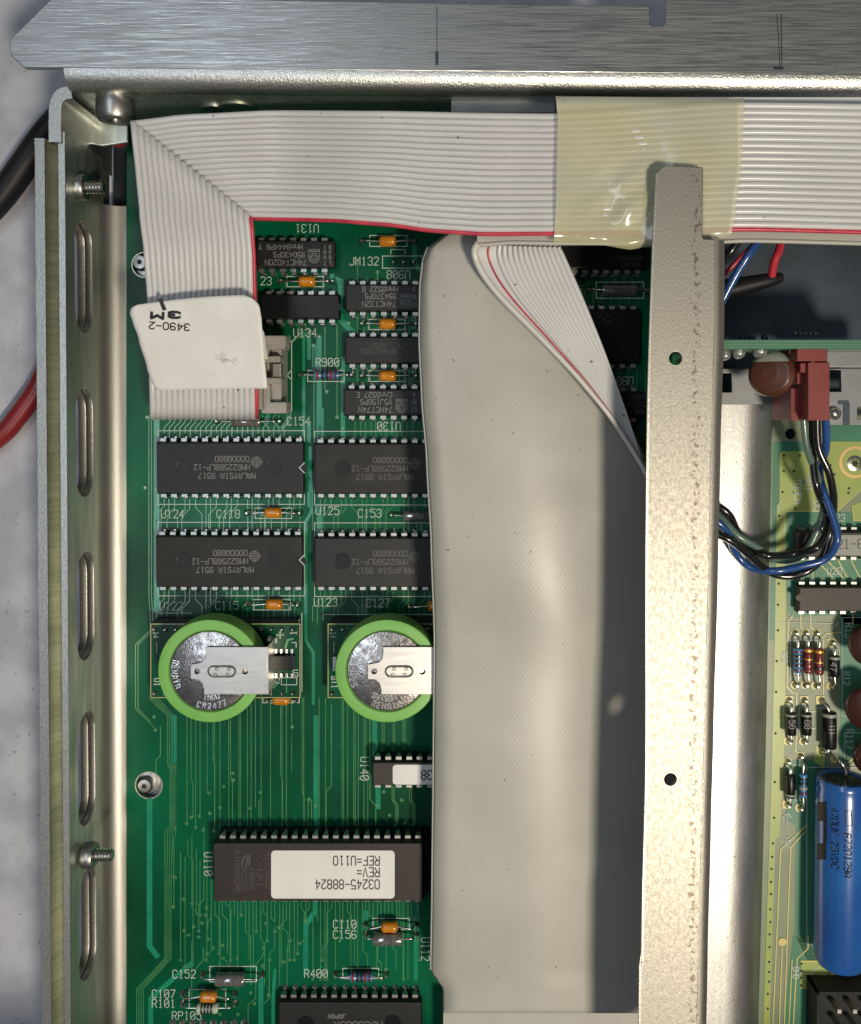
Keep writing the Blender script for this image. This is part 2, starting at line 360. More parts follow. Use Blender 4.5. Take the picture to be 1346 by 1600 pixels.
# ================================================================ chassis
ch = thing('metal_chassis', 'open bare metal chassis with slotted side wall and brushed top flange', 'chassis')
ZW = 1.35
xin = P(104, 700, ZW).x          # inner face of the left wall
YB = P(700, 1760, 0).y           # everything runs on past the lower frame edge
def wallsheet(name, x_face, th, ytop, zlo, zhi, mt, holes, **kw):
    # drawn in (y,z), stood up along x ; occupies x_face-th .. x_face
    M = Matrix(((0,0,1,x_face-th),(1,0,0,0),(0,1,0,0),(0,0,0,1)))
    o = plate(name, [(YB,zlo),(ytop,zlo),(ytop,zhi),(YB,zhi)], holes, 0, th, mt, ch, xf=M, bev=0.008, **kw)
    o.data.materials.append(MATS['edge_metal'])
    for p in o.data.polygons:
        if abs(p.normal.x) < .5: p.material_index = 1
    return o
slots = []
for a,b in ((346,520),(606,776),(862,1030),(1112,1287),(1358,1527),(1610,1750)):
    ya = P(130,a,.72).y; yb = P(130,b,.72).y
    slots.append(stadium((ya+yb)/2, 0.735, abs(ya-yb), 0.315))
wallsheet('inner_wall', xin, 0.095, P(100,205,ZW).y, -0.05, ZW, 'wall_metal', slots)
slots2 = [[(a-0.015, b-0.02) for a,b in s] for s in slots]
xo = xin-0.095-0.02
wallsheet('outer_wall', xo, 0.12, P(80,217,ZW).y, -0.6, 1.12, 'gold_metal', slots2)
# flared top lip of the outer sheet
m = MB().use('gold_metal')
y0 = P(80,217,ZW).y
xl0 = P(92,800,1.12).x; 
prof = [(xo,1.10),(xo-0.03,1.16),(xo-0.10,1.22),(xo-0.16,1.34),(xo-0.165,1.37)]
pa = [Vector((x,y0,z)) for x,z in prof]; pb = [Vector((x,YB,z)) for x,z in prof]
n = len(prof)
m.add(pa+pb, [(i,i+1,n+i+1,n+i) for i in range(n-1)])
link('wall_lip', m.mesh('wall_lip', 60), ch)
m = MB().use('edge_metal'); random.seed(3)
xe0 = P(73,900,1.37).x; xe1 = P(58,900,1.37).x
# lip edge follows the photo: leans slightly along its length
ra = []
for i in range(60):
    t = i/59; y = y0+(YB-y0)*t; j = random.uniform(-.006,.006)
    ra.append((Vector((xo-0.165+0.0,y,1.372)), Vector((xo-0.30+j,y,1.368)), Vector((xo-0.30+j,y,0.4))))
vs = [p for r_ in ra for p in r_]
m.add(vs, [f for i in range(59) for f in ((3*i,3*i+3,3*i+4,3*i+1),(3*i+1,3*i+4,3*i+5,3*i+2))])
link('wall_lip_edge', m.mesh('wall_lip_edge'), ch)
# bright cut top edge of the inner sheet
m = MB().use('edge_metal'); m.box(xin-0.093, xin-0.004, YB, P(100,206,ZW).y, ZW-0.02, ZW+0.006); link('cut_edge', m.mesh('cut_edge'), ch)
# rounded sheet corner joining side wall and top wall
m = MB().use('edge_metal')
cpath = [P(x,y,1.40) for x,y in ((86,222),(86,190),(87,165),(92,152),(100,146),(112,144))]
cp = smooth_path(cpath, 5); n = len(cp); th = 0.085; vs = []
for i,p in enumerate(cp):
    t = (cp[min(i+1,n-1)]-cp[max(i-1,0)]).normalized(); nn = Vector((-t.y,t.x,0))
    vs += [p+nn*th, p-nn*th, Vector((*(p-nn*th)[:2], -0.5)), Vector((*(p+nn*th)[:2], -0.5))]
m.add(vs, [f for i in range(n-1) for f in ((4*i,4*i+4,4*i+5,4*i+1),(4*i+1,4*i+5,4*i+6,4*i+2),(4*i,4*i+3,4*i+7,4*i+4))])
link('wall_corner', m.mesh('wall_corner', 50), ch)
# ledge : the wall bends inward and runs under the board
m = MB().use('ledge_metal')
zl = -0.13; r = 0.26
prof = [(xin,0.9)] if False else []
prof = [(xin-0.002, 0.16)]
for k in range(9):
    q = R(90*k/8); prof.append((xin+r-r*math.cos(q), zl+r-r*math.sin(q)))
prof.append((P(260,700,zl).x, zl))
yl = P(165,322,zl).y
n = len(prof)
m.add([(x,yl,z) for x,z in prof]+[(x,YB,z) for x,z in prof], [(i,n+i,n+i+1,i+1) for i in range(n-1)])
m.box(xin+0.2, P(260,700,zl).x, yl-0.0, yl+0.002, -0.3, zl-.001)
link('board_ledge', m.mesh('board_ledge', 50), ch)
m = MB().use('floor_metal'); m.box(xin, P(1500,500,0).x, YB, P(700,120,0).y, -0.66, -0.6); link('floor_panel', m.mesh('floor_panel'), ch)
bpy.context.view_layer.update()
pv = Vector((xin, P(104,870,1).y, 0)); Mr = Matrix.Translation(pv) @ Matrix.Rotation(R(-.45),4,'Z') @ Matrix.Translation(-pv)
for o in ch.children: 
    if o.name.split('.')[0] in ('inner_wall','outer_wall','wall_lip','wall_lip_edge','cut_edge','board_ledge'): o.data.transform(Mr)
# top wall: bend and drop below the flange
ZF = 1.62
def fl(px,py): return P(px,py,ZF)[:2]
yb_l = P(100,106,ZF).y; yb_r = P(1346,118,ZF).y
m = MB().use('bend_metal')
def bendfn(u, v):
    X0 = P(100,106,ZF).x; X1 = P(1420,118,ZF).x; X = X0+(X1-X0)*u
    y = yb_l+(yb_r-yb_l)*u; rr = 0.26; q = R(90*v)
    return (X, y-rr*math.sin(q), ZF-rr+rr*math.cos(q))
m.grid(bendfn, 60, 10); link('top_bend', m.mesh('top_bend', 80), ch)
m = MB().use('wall_metal')
a = bendfn(0,1); b = bendfn(1,1)
m.add([a, b, (b[0],b[1]-0.004,-0.6), (a[0],a[1]-0.004,-0.6)], [(0,3,2,1)])
m.add([(a[0],a[1]+.08,a[2]), (b[0],b[1]+.08,b[2]), (b[0],b[1]+.08,-0.6), (a[0],a[1]+.08,-0.6)], [(0,1,2,3)])
link('top_wall', m.mesh('top_wall'), ch)
out = [(100,106),(38,106),(28,97),(17,86),(15,80),(15,62),(78,0),(140,-60),(400,-60),(402,-1),(560,2),(700,5),(900,8),(1016,8),(1016,38),(1020,41),(1035,41),(1040,36),(1040,-60),(1420,-60),(1420,118)]
plate('top_flange', [fl(*p) for p in out], [], ZF-0.09, ZF, 'brushed', ch, bev=0.012)
m = MB().use('floor_metal'); pl(m, [(683,10),(683,60),(683,100)], 1.0, ZF+.003); pl(m, [(683,82),(683,100)], 4, ZF+.004)
pl(m, [(1214,22),(1217,60),(1219,104)], 1.0, ZF+.003); pl(m, [(1211,106),(1223,106)], 3.5, ZF+.004); pl(m, [(1221,22),(1222,100)], 1.2, ZF+.003)
link('scribe_marks', m.mesh('scribe_marks'), ch, kind='stuff')
m = MB().use('edge_metal'); random.seed(5)
for k in range(46):
    x = random.uniform(1030,1340) if k < 30 else random.uniform(80,700); y = random.uniform(8,108); L = random.uniform(5,26); s_ = random.uniform(-.02,.1)
    pl(m, [(x,y),(x+L,y+L*s_)], random.uniform(.5,1.0), ZF+.003)
link('scratches', m.mesh('scratches'), ch, kind='stuff')
# slim spring fingers and rail under the top flange
m = MB().use('grey_metal'); m.pbox(705,156,868,176,0.9,1.25); link('rail', m.mesh('rail'), ch, bev=.01)
# tall unseen panel, added past the lower view edge to shade the bottom
m = MB().use('grey_metal'); yp = P(700,1725,0).y; m.box(xin-.3, P(1600,900,0).x+4, yp-.12, yp, -.6, 7.2); link('added_shade_panel', m.mesh('added_shade_panel'), ch, bev=.01)
# screws
def hexring(mb, c, axis, r, th, inner):
    mb.lathe(c, axis, [(r*0.92,0),(r,0.02),(r,th-0.02),(r*0.93,th),(inner,th),(inner,th*0.3)], 28)
def stud(px, py, z):
    c = P(px,py,z); c.x = xin
    m = MB().use('leg'); hexring(m, c, (1,0,0), 0.19, 0.17, 0.10)
    o = link('stud', m.mesh('stud', 40), ch)
    m = MB().use('lead'); pr = []
    for k in range(9): pr += [(0.075,0.02+k*.045),(0.092,0.042+k*.045)]
    pr += [(0.07,0.43)]
    m.lathe(c, (1,0,0), pr, 18); link('thread', m.mesh('thread', 30), o)
stud(120,293,0.95); stud(120,1336,0.95)
def screw_y(px,py,z):
    c = P(px,py,z)
    m = MB().use('leg'); m.lathe(c, (0,-1,-0.0), [(0.26,0),(0.27,0.05),(0.27,0.26),(0.24,0.31),(0.12,0.32),(0.08,0.28),(0.07,.2)], 30)
    link('screw', m.mesh('screw', 40), ch)
screw_y(181,154,1.15)
m = MB().use('gold_metal'); m.lathe(P(372,172,0.8), (0,-1,0.0), [(0.3,-0.3),(0.3,0.0),(0.2,0.02)], 26); link('screw', m.mesh('screw',40), ch)
m = MB().use('leg'); m.lathe(P(335,173,0.8), (0,-1,0.0), [(0.2,-0.3),(0.2,0.0),(0.12,0.02)], 26); link('screw', m.mesh('screw',40), ch)
m = MB().use('leg'); m.lathe(P(152,272,0.1), (1,0,0.0), [(0.16,-0.05),(0.18,0.0),(0.15,0.03),(.1,.03),(.1,0)], 26); link('rivet', m.mesh('rivet',40), ch)
# round opening plate near the upper left corner
m = MB().use('grey_metal'); m.prism([P(x,y,0.35)[:2] for x,y in ((125,180),(135,178),(190,178),(200,190),(200,222),(160,228),(138,224),(124,205))], 0.28, 0.35); m.mats[0] = 'wall_metal'; link('corner_bracket', m.mesh('corner_bracket'), ch, bev=.02)

# ---- right-hand tray edge, bright, falling to the floor
RL0 = [(628,1216),(640,1209),(660,1208),(700,1206),(940,1201),(1200,1196),(1500,1188),(1760,1180)]
m = MB().use('bright_ledge')
def ledge(u, v):
    py = 628+(1700-628)*v
    xr = interp(py, [(628,1178),(800,1170),(1000,1160),(1250,1156),(1450,1150),(1700,1143)])
    xl = 1040
    if u < 0.5: return tuple(P(xl+(xr-16-xl)*u/0.5, py, 0.35))
    q = (u-0.5)/0.5; p = P(xr-16, py, 0.35); e = P(interp(py, RL0)+6, py, -.12)
    return (p.x+(e.x-p.x)*q, p.y, 0.35-.47*q*q)
m.grid(ledge, 20, 20); link('tray_ledge', m.mesh('tray_ledge', 80), ch)
m = MB().use('floor_metal'); a = [Vector(ledge(1,v)) for v in (0,.25,.5,.75,1)]
m.add([p for p in a]+[Vector((p.x+.01,p.y,-0.6)) for p in a], [(i,i+1,5+i+1,5+i) for i in range(4)]); link('tray_side', m.mesh('tray_side'), ch)
# grey bracket with openings behind the upright board
ZB = 0.45
def q2(pts, z): return [P(x,y,z)[:2] for x,y in pts]
plate('bracket', q2([(1080,576),(1420,576),(1420,664),(1290,664),(1290,632),(1080,632)], ZB),
      [q2([(1110,583),(1144,583),(1144,613),(1110,613)],ZB), q2([(1297,578),(1315,578),(1315,612),(1297,612)],ZB), q2([(1340,636),(1400,636),(1400,655),(1340,655)],ZB)], ZB-.08, ZB, 'grey_metal', ch, bev=.008)
m = MB().use('grey_metal'); m.pbox(1292,546,1420,574,0.5,0.9); link('bracket_block', m.mesh('bracket_block'), ch, bev=.02)
m = MB().use('leg'); m.lathe(P(1303,646,ZB), (0,0,1), [(0.10,0),(0.10,0.04),(0.085,0.05),(0.075,0.03),(0.06,0.06),(0.03,0.08)], 22); link('rivet', m.mesh('rivet',40), ch)
m = MB().use('floor_metal'); m.prism(q2([(1310,626),(1326,626),(1328,630),(1328,664),(1318,664),(1318,632),(1310,632)],ZB+.01), ZB+.001, ZB+.012); link('bracket_slot', m.mesh('bracket_slot'), ch)
# ================================================================ main circuit board
bd = thing('main_circuit_board', 'large dark green circuit board packed with black chips, left of the long bare metal strut', 'circuit board')
hole_px = [(233,1227,21),(226,414,19)]
oln = [P(x,y,0)[:2] for x,y in ((198,150),(198,900),(198,1780),(1075,1780),(1068,800),(1062,150))]
plate('board', oln, [circ(P(x,y,0)[:2], r_/100*1.0) for x,y,r_ in hole_px], -0.1, 0.0, 'pcb', bd, bev=0.004)
for x,y,r_ in hole_px:      # plated rim, sunk washer and torx screw
    m = MB().use('gold_metal'); c = P(x,y,0); m.ring((c.x,c.y,0.004), r_/100*0.97, r_/100*1.06, 28); link('hole_rim', m.mesh('hole_rim'), bd)
    m = MB().use('leg'); c = P(x-4,y-3,-.1)
    m.lathe((c.x,c.y,-.13), (0,0,1), [(0.20,0),(0.20,0.02),(0.13,0.03),(0.13,0.10),(0.10,0.135),(0.06,0.14)], 26)
    o = link('screw', m.mesh('screw', 40), bd)
    m = MB().use('hole'); st = []
    for k in range(12):
        rr = 0.052 if k%2 == 0 else 0.03; q = 2*math.pi*k/12; st.append(Vector((c.x+rr*math.cos(q), c.y+rr*math.sin(q), 0.013)))
    m.add(st, [tuple(range(12))]); link('screw_recess', m.mesh('screw_recess'), o)
ZT, ZK = 0.004, 0.0075
silk = MB().use('silk'); tr = MB().use('trace'); tf = MB().use('trace_fine'); pads = MB().use('solder')
def T(pts, wd=1.5): pl(tf, pts, wd*.85, ZT)
def TT(pts, wd=7): pl(tr, pts, wd, ZT)
def S(s, cx, cy, h=13, rot=0, wd=1.4, **k): text(silk, s, cx, cy, h, ZK, rot, k.pop('aspect',.82), wd, slash=True, **k)
def via(x, y, r_=3.3):
    r_ *= .85; c = P(x,y,ZT+.002); pads.use('trace_fine'); pads.ring(c, r_*.5/100, r_/100, 10); pads.use('solder'); pads.disc((c.x,c.y,c.z+.001), r_*.3/100, 8)
def pad(x, y, r_=6.5):
    c = P(x,y,0); pads.use('solder'); pads.lathe((c.x,c.y,0.003), (0,0,1), [(r_/100,0),(r_*.85/100,.015),(r_*.45/100,.04),(r_*.3/100,.06)], 12)
# ---- DIP chips
def leg_mesh(wide=0.085, hgt=0.14):
    m = MB().use('leg'); w2 = wide/2
    m.box(-w2,w2,-0.02,0.045,-0.013,0.013)
    m.frustum([(-w2,0.02),(w2,0.02),(w2,0.048),(-w2,0.048)], -0.055, [(-w2,0.02),(w2,0.02),(w2,0.046),(-w2,0.046)], 0.006)
    m.frustum([(-.016,.03),(.016,.03),(.016,.056),(-.016,.056)], -hgt, [(-.03,.024),(.03,.024),(.03,.05),(-.03,.05)], -0.055)
    return m.mesh('leg')
LEG = {}
def chip(name, x0,y0,x1,y1, npin, parent, zt=0.24, mt='chip', prints=(), label=None, cat=None, group=None, notch=None, dots=(), pitch=None, sides='tb', zbase=0.0, first=None, pr='chip_print', wide=0.085, socket=False):
    a = P(x0,y0,zt); b = P(x1,y1,zt); X0,X1,Y0,Y1 = a.x,b.x,b.y,a.y
    m = MB().use(mt); z0 = zbase+0.045; zm = (z0+zt)/2; d = 0.022
    def rr(i): return [(X0-i,Y0-i),(X1+i,Y0-i),(X1+i,Y1+i),(X0-i,Y1+i)]
    m.frustum(rr(-.01), z0, rr(d), zm); m.frustum(rr(d), zm, rr(0), zt)
    if cat: root = thing(name, label, cat, group); body = link('body', m.mesh('body'), root, bev=.012); par = root
    else: body = link(name, m.mesh(name), parent, label=label, bev=.012); par = body
    hgt = round(zm-zbase,3)
    if (wide,hgt) not in LEG: LEG[(wide,hgt)] = leg_mesh(wide, hgt)
    L = X1-X0; p = pitch or 0.1618; span = p*(npin-1); xs = first if first is not None else (X0+X1)/2-span/2
    for k in range(npin):
        for sd in sides:
            o = link('leg', LEG[(wide,hgt)], par, loc=(xs+k*p, Y1+d if sd == 't' else Y0-d, zm))
            if sd == 'b': o.rotation_euler = (0,0,math.pi)
            if not socket:
                pads.use('solder'); yy = (Y1+d+.05) if sd == 't' else (Y0-d-.05)
                pads.lathe((xs+k*p, yy, 0.003), (0,0,1), [(.05,0),(.04,.012),(.02,.035)], 10)
    pm = MB().use(pr)
    for t_ in prints:
        if t_[0] == '@':      # round maker's mark
            _, cx, cy, r_ = t_; c = P(cx,cy,zt+.003)
            for q in (1.0,.62,.22): pm.ring(c, r_*q/100-.011, r_*q/100, 20)
            for q in range(4):
                dx,dy = math.cos(q*math.pi/2), math.sin(q*math.pi/2); pm.strip([c+Vector((dx,dy,0))*r_*.012, c+Vector((dx,dy,0))*r_*.004], .012)
        elif t_[0] == '#':    # arched badge
            _, cx, cy, w_, h_ = t_
            arc = [(cx-w_/2*math.cos(q), cy+h_*.1+w_/2*math.sin(q)) for q in [math.pi*k/10 for k in range(11)]]
            pl(pm, [(cx-w_/2,cy-h_*.5)]+arc+[(cx+w_/2,cy-h_*.5),(cx-w_/2,cy-h_*.5)], 1, zt+.003)
            pl(pm, [(cx-w_/2,cy-h_*.36),(cx+w_/2,cy-h_*.36)], 1.6, zt+.003)
            c = P(cx,cy+h_*.08,zt+.003); pm.ring(c, w_*.30/100, w_*.37/100, 14); pl(pm, [(cx-w_*.3,cy+2),(cx-1,cy-1),(cx+w_*.3,cy+1)], 1, zt+.003)
            pl(pm, [(cx-w_*.3,cy+5),(cx,cy+3),(cx+w_*.3,cy+5)], .8, zt+.003)
        elif t_[0] == '!':    # slanted two-letter emblem
            _, cx, cy = t_
            pl(pm, [(cx-6,cy+8),(cx-6,cy-2),(cx+0,cy-9)], 2.6, zt+.003); pl(pm, [(cx+0,cy+8),(cx+2,cy-6)], 2.6, zt+.003); pl(pm, [(cx+5,cy-9),(cx+5,cy+8)], 2.6, zt+.003)
        else:
            s_, cx, cy, h_, rot, asp = t_[:6]; text(pm, s_, cx, cy, h_, zt+.003, rot, asp*1.18, t_[6] if len(t_) > 6 else 1.0)
    if pm.v: link('printing', pm.mesh('printing'), par, kind='stuff')
    for dx,dy,r_ in dots:
        dm = MB().use('chip_dark'); dm.lathe(P(dx,dy,zt+.001), (0,0,1), [(r_/100,0.0),(r_/100,0.003),(r_/100*.93,.003),(r_/100*.9,.0015)], 30); link('mould_mark', dm.mesh('mould_mark'), par)
    if notch:
        nm = MB().use('chip_dark'); c = P(*notch[:2], zt+.002); nm.ring(c, .0, notch[2]/100, 20); link('notch', nm.mesh('notch'), par)
    return par
HM = 'black memory chip printed HM62256BLP-12'
def hm(x0,y0,x1,y1,name_lbl, tx, ty, d1, d2, mt_='chip', pr_='chip_print'):
    # tx,ty : centre of the middle text line
    p = [('00000880'[:8], tx-3+9, ty-13, 8.4, 180, .78), ('HM62256BLP-12', tx, ty, 8.4, 180, .74), ('MALAYSIA 9517', tx+8, ty+13.5, 8.4, 180, .76), ('@', tx+54, ty-8, 8)]
    p[0] = ('0000Q880', tx+16, ty-13, 8.4, 180, .74)
    ds = [(d1, ty-1, 13)]
    if d2: ds.append((d2, ty-1, 12.5))
    return chip('memory_chip', x0,y0,x1,y1, 14, bd, mt=mt_, pr=pr_, prints=p, dots=ds, label=name_lbl, notch=(x1-2, ty+1, 9))
hm(245,692,474,771, HM+', upper left of the group of four', 347,730, 288,429)
hm(244,839,472,917, HM+', directly below the first and above the left coin cell', 344,877, 288,427, 'chip_grey')
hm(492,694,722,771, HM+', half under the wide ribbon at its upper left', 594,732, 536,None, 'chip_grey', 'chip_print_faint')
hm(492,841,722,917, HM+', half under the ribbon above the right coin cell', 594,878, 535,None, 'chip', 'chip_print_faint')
LG = 'black logic chip printed '
chip('logic_chip', 402,377,523,417, 7, bd, prints=[('Hnn9444PB',445,386,8,180,.72),('950430PS',452,398,8,180,.72),('74HCT4020N',447,410,8.6,180,.7),('#',491,400,17,20),('D 1',512,386,6,180,.6,1),('N A',512,394,6,180,.6,1),('A H',512,402,6,180,.6,1),('L T',512,411,6,180,.6,1),('Y',407,386,8,180,.7)], label=LG+'74HCT4020N beside the ribbon corner', first=P(409,397,.14).x, notch=(521,397,4))
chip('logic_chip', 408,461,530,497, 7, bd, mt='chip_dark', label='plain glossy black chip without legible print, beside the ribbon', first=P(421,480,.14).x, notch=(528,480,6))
chip('logic_chip', 541,445,665,485, 7, bd, prints=[('Hnn9522 B',594,452,8,180,.72),('994370PS',595,463,8,180,.72),('74HCT32N',593,475,8.6,180,.72),('#',634,470,17,20),('D',647,452,6,180,.6,1),('NA',648,464,6,90,.6,1),('LT',647,476,6,180,.6,1)], label=LG+'74HCT32N', first=P(551,465,.14).x)
chip('logic_chip', 540,527,662,567, 7, bd, pr='chip_print_dim', prints=[('CD74HCT08E',594,549,8,180,.7),('H9527',590,540,7,180,.7),('H',629,544,13,180,1.0,2.2)], label='matt black logic chip with faint dim print, between two orange capacitors', first=P(551,547,.14).x)
chip('logic_chip', 538,609,662,648, 7, bd, prints=[('Cnn9527 E',585,617,8,180,.72),('V5J15GPS',588,628,8,180,.72),('74HCT74N',587,640,8.6,180,.72),('#',628,634,17,20),('D',647,617,6,180,.6,1),('NA',648,628,6,90,.6,1),('LT',647,640,6,180,.6,1)], label=LG+'74HCT74N', first=P(550,628,.14).x)
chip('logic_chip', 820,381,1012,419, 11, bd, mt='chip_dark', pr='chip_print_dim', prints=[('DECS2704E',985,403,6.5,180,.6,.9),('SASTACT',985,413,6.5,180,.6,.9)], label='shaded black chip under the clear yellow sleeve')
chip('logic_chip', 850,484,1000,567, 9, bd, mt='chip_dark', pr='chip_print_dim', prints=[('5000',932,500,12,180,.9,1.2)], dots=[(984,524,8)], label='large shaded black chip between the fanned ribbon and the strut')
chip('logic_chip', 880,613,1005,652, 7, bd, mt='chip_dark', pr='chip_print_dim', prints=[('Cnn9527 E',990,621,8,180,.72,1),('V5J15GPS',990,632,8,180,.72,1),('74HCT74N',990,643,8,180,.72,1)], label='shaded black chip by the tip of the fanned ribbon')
chip('processor_chip', 436,1567,658,1680, 14, bd, prints=[('JAPAN',527,1588,7,180,.75),('HD63B03X',560,1602,11,180,.8)], dots=[(478,1600,13),(614,1598,13)], label='large dark grey chip at the lower frame edge printed JAPAN', first=P(444,1600,.14).x, zt=.26, pitch=.16)
# board surface lettering
for s_,x,y,rot in (('U131',480,357,180),('23',416,439,0),('JM132',569,408,0),('U908',623,429,180),('R900',512,566,0),('U130',608,666,180),('C154',467,658,0),
    ('U124',270,803,0),('C118',357,803,0),('U122',268,947,0),('C115',355,946,0),('U125',512,798,0),('C153',578,802,0),('U123',509,941,0),('C127',591,942,0),
    ('C110',539,1444,0),('C156',539,1460,0),('C152',288,1522,0),('C107',256,1553,0),('R101',256,1568,0),('RP105',292,1587,0),('R400',494,1521,0),
    ('U110',326,1350,-90),('U140',570,1201,-90),('U112',665,1483,-90),('5',906,453,0),('U908',972,595,180),('U134',477,520,0)):
    S(s_, x, y, 12.5, rot, wd=1.15)
def outline_chip(x0,y0,x1,y1): prect(silk, x0,y0,x1,y1, 1.1, ZK)
outline_chip(247,673,476,788); outline_chip(247,816,476,931); outline_chip(492,674,722,789); outline_chip(492,817,722,932)
for (x,y) in ((476,731),(476,875)): pl(silk, [(x,y-8),(x-8,y),(x,y+8)], 1.4, .25)
# pass-through silk for connector
pl(silk, [(446,527),(456,534),(456,642),(440,642)], 1.3, ZK); pl(silk, [(456,578),(449,586),(456,594)], 1.3, ZK); pl(silk, [(456,534),(470,520)], 1.2, ZK)
pads2 = MB().use('solder')
# ---- component makers
def bent(x, y, x2, y2, z): # pixel points for a lead rising from the hole to height z
    a = P(x,y,0.0); b = P(x2,y2,z); c = a.lerp(b, .25); c.z = z*.8
    return smooth_path([a, c, a.lerp(b,.55)+Vector((0,0,z*.45)), b], 4)
def axial(name, xa, ya, xb, yb, body, r, mt, parent, z=None, bands=(), label=None, silk_box=None, shape='cyl', bx=None, lead_r=.016, off=(0,0), seg=18, padr=6.0, pd=pads, mark=None):
    """two-lead part between holes (xa,ya) and (xb,yb); body = pixel length; r world radius"""
    z = z if z is not None else r+0.02
    A = P(xa,ya,0); B = P(xb,yb,0); d = (B-A).normalized(); mid = (P(xa+off[0],ya+off[1],z)+P(xb+off[0],yb+off[1],z))/2
    if bx is not None: mid = P(bx[0], bx[1], z)
    h = body/200
    m = MB().use(mt)
    if shape == 'bead': prof = [(r*.25,-h),(r*.7,-h*.93),(r*.95,-h*.72),(r,-h*.4),(r*.93,0),(r,h*.4),(r*.95,h*.72),(r*.7,h*.93),(r*.25,h)]
    elif shape == 'res': prof = [(r*.3,-h),(r*.9,-h*.97),(r,-h*.85),(r,-h*.62),(r*.86,-h*.5),(r*.86,h*.5),(r,h*.62),(r,h*.85),(r*.9,h*.97),(r*.3,h)]
    else: prof = [(r*.5,-h),(r*.93,-h*.98),(r,-h*.92),(r,h*.92),(r*.93,h*.98),(r*.5,h)]
    m.lathe(mid, d, prof, seg)
    body_o = link(name, m.mesh(name, 50), parent, label=label)
    for t,wdt,bm in bands:
        bmb = MB().use(bm); bmb.lathe(mid+d*(t*h), d, [(r*.80,-wdt/200),(r*1.012,-wdt/200),(r*1.012,wdt/200),(r*.80,wdt/200)], seg); link('band', bmb.mesh('band', 40), body_o)
    for (px_,py_,sgn) in ((xa,ya,-1),(xb,yb,1)):
        e = mid+d*(sgn*h*.97); a = P(px_,py_,0.04 if pd is pads2 else 0.0); k = a.lerp(e,.2); k.z = z*.85; k2 = a.lerp(e,.45); k2.z = z
        lm = MB().use('lead'); lm.tube(smooth_path([a,k,k2,e],4), lead_r, 7); link('lead', lm.mesh('lead', 60), body_o)
        pd.use('solder'); pd.lathe((a.x,a.y,a.z+0.003), (0,0,1), [(padr/100*(.86 if a.z else 1),0),(padr*.85/100,.018),(padr*.5/100,.05),(padr*.3/100,.08)], 12)
    return body_o
OC = 'small glossy orange bead capacitor '
def ocap(xa, xb, y, bx, lbl, box=None, by=None, z=None):
    o = axial('ceramic_capacitor', xa, y, xb, y, 27, .088, 'orange', bd, label=OC+lbl, shape='bead', bx=(bx, by or y), z=z)
    if box: prect(silk, *box, 1.2, ZK)
ocap(565, 648, 377, 606, 'just below the grey ribbon', (578,368,636,385))
ocap(437, 521, 440, 480, 'between the two chips beside the ribbon', (449,432,506,448))
ocap(566, 650, 506, 606, 'below the 74HCT32N chip', (577,499,633,515))
ocap(566, 650, 587, 606, 'above the 74HCT74N chip', (577,579,633,596))
ocap(387, 469, 801, 427, 'between the two left memory chips', (399,794,456,810))
ocap(385, 466, 944, 429, 'above the left coin cell', (397,937,454,953))
ocap(572, 650, 1444, 609, 'above the grey glass capacitor', (583,1435,640,1452), by=1448, z=.16)
ocap(286, 368, 1552, 326, 'at the lower left above a banded resistor', (296,1546,353,1576), by=1557, z=.16)
ocap(640, 722, 947, 682, 'hidden in shade by the ribbon edge')
ocap(420, 462, 1093, 440, 'under the edge of the left battery module', (411,1086,468,1098), by=1093, z=.1)
def gcap(xa,xb,y,bx,by,L,lbl,z=None,r=.085,box=None):
    o = axial('glass_capacitor', xa,y,xb,y, L, r, 'glass_grey', bd, label=lbl, shape='cyl', bx=(bx,by), z=z, bands=((-.8,3,'band_gold'),) if 0 else ())
    if box: prect(silk, *box, 1.2, ZK)
gcap(340,438,658,385,659,44,'grey metal-cased capacitor just below the ribbon connector')
gcap(612,700,804,653,806,44,'shaded grey capacitor tucked under the ribbon edge')
gcap(572,650,1459,606,1467,46,'clear grey cylindrical capacitor below the orange bead',z=.14,r=.10)
gcap(317,411,1522,360,1530,46,'grey cylindrical capacitor in a printed box at the lower left',z=.14,r=.10,box=(328,1510,401,1534))
gcap(920,1010,453,968,453,54,'shaded grey tubular capacitor beside the strut',r=.09,box=(932,441,1006,466))
def blue_res(xa,xb,y,bx,by,L,lbl,box,r=.075):
    axial('resistor', xa,y,xb,y, L, r, 'res_blue', bd, label=lbl, shape='res', bx=(bx,by), z=.12, bands=((-.72,4,'band_red'),(-.3,4,'band_dark'),(.05,4,'band_dark'),(.36,4,'band_red'),(.74,4,'band_violet')))
    prect(silk, *box, 1.2, ZK)
blue_res(469,550,586,511,586,38,'blue banded resistor right of the ribbon connector',(481,579,538,596))
blue_res(525,604,1521,565,1526,36,'blue banded resistor above the large lower chip',(536,1513,592,1529))
axial('resistor',286,1567,368,1567,34,.08,'res_green',bd,label='pale green resistor with dark bands tucked below an orange capacitor',shape='res',bx=(325,1575),z=.12,bands=((-.5,3,'band_dark'),(-.2,3,'band_dark'),(.1,3,'band_dark'),(.4,3,'band_dark')))
# jumper JM132
prect(silk, 598,400,660,419,1.2,ZK); pl(silk,[(611,397),(611,390),(633,390),(633,397)],1.2,ZK)
for x in (615,631,646): pad(x,410,5.2)
# resistor pack pins at lower left edge
for k in range(8): pad(270+k*16, 1598, 6)
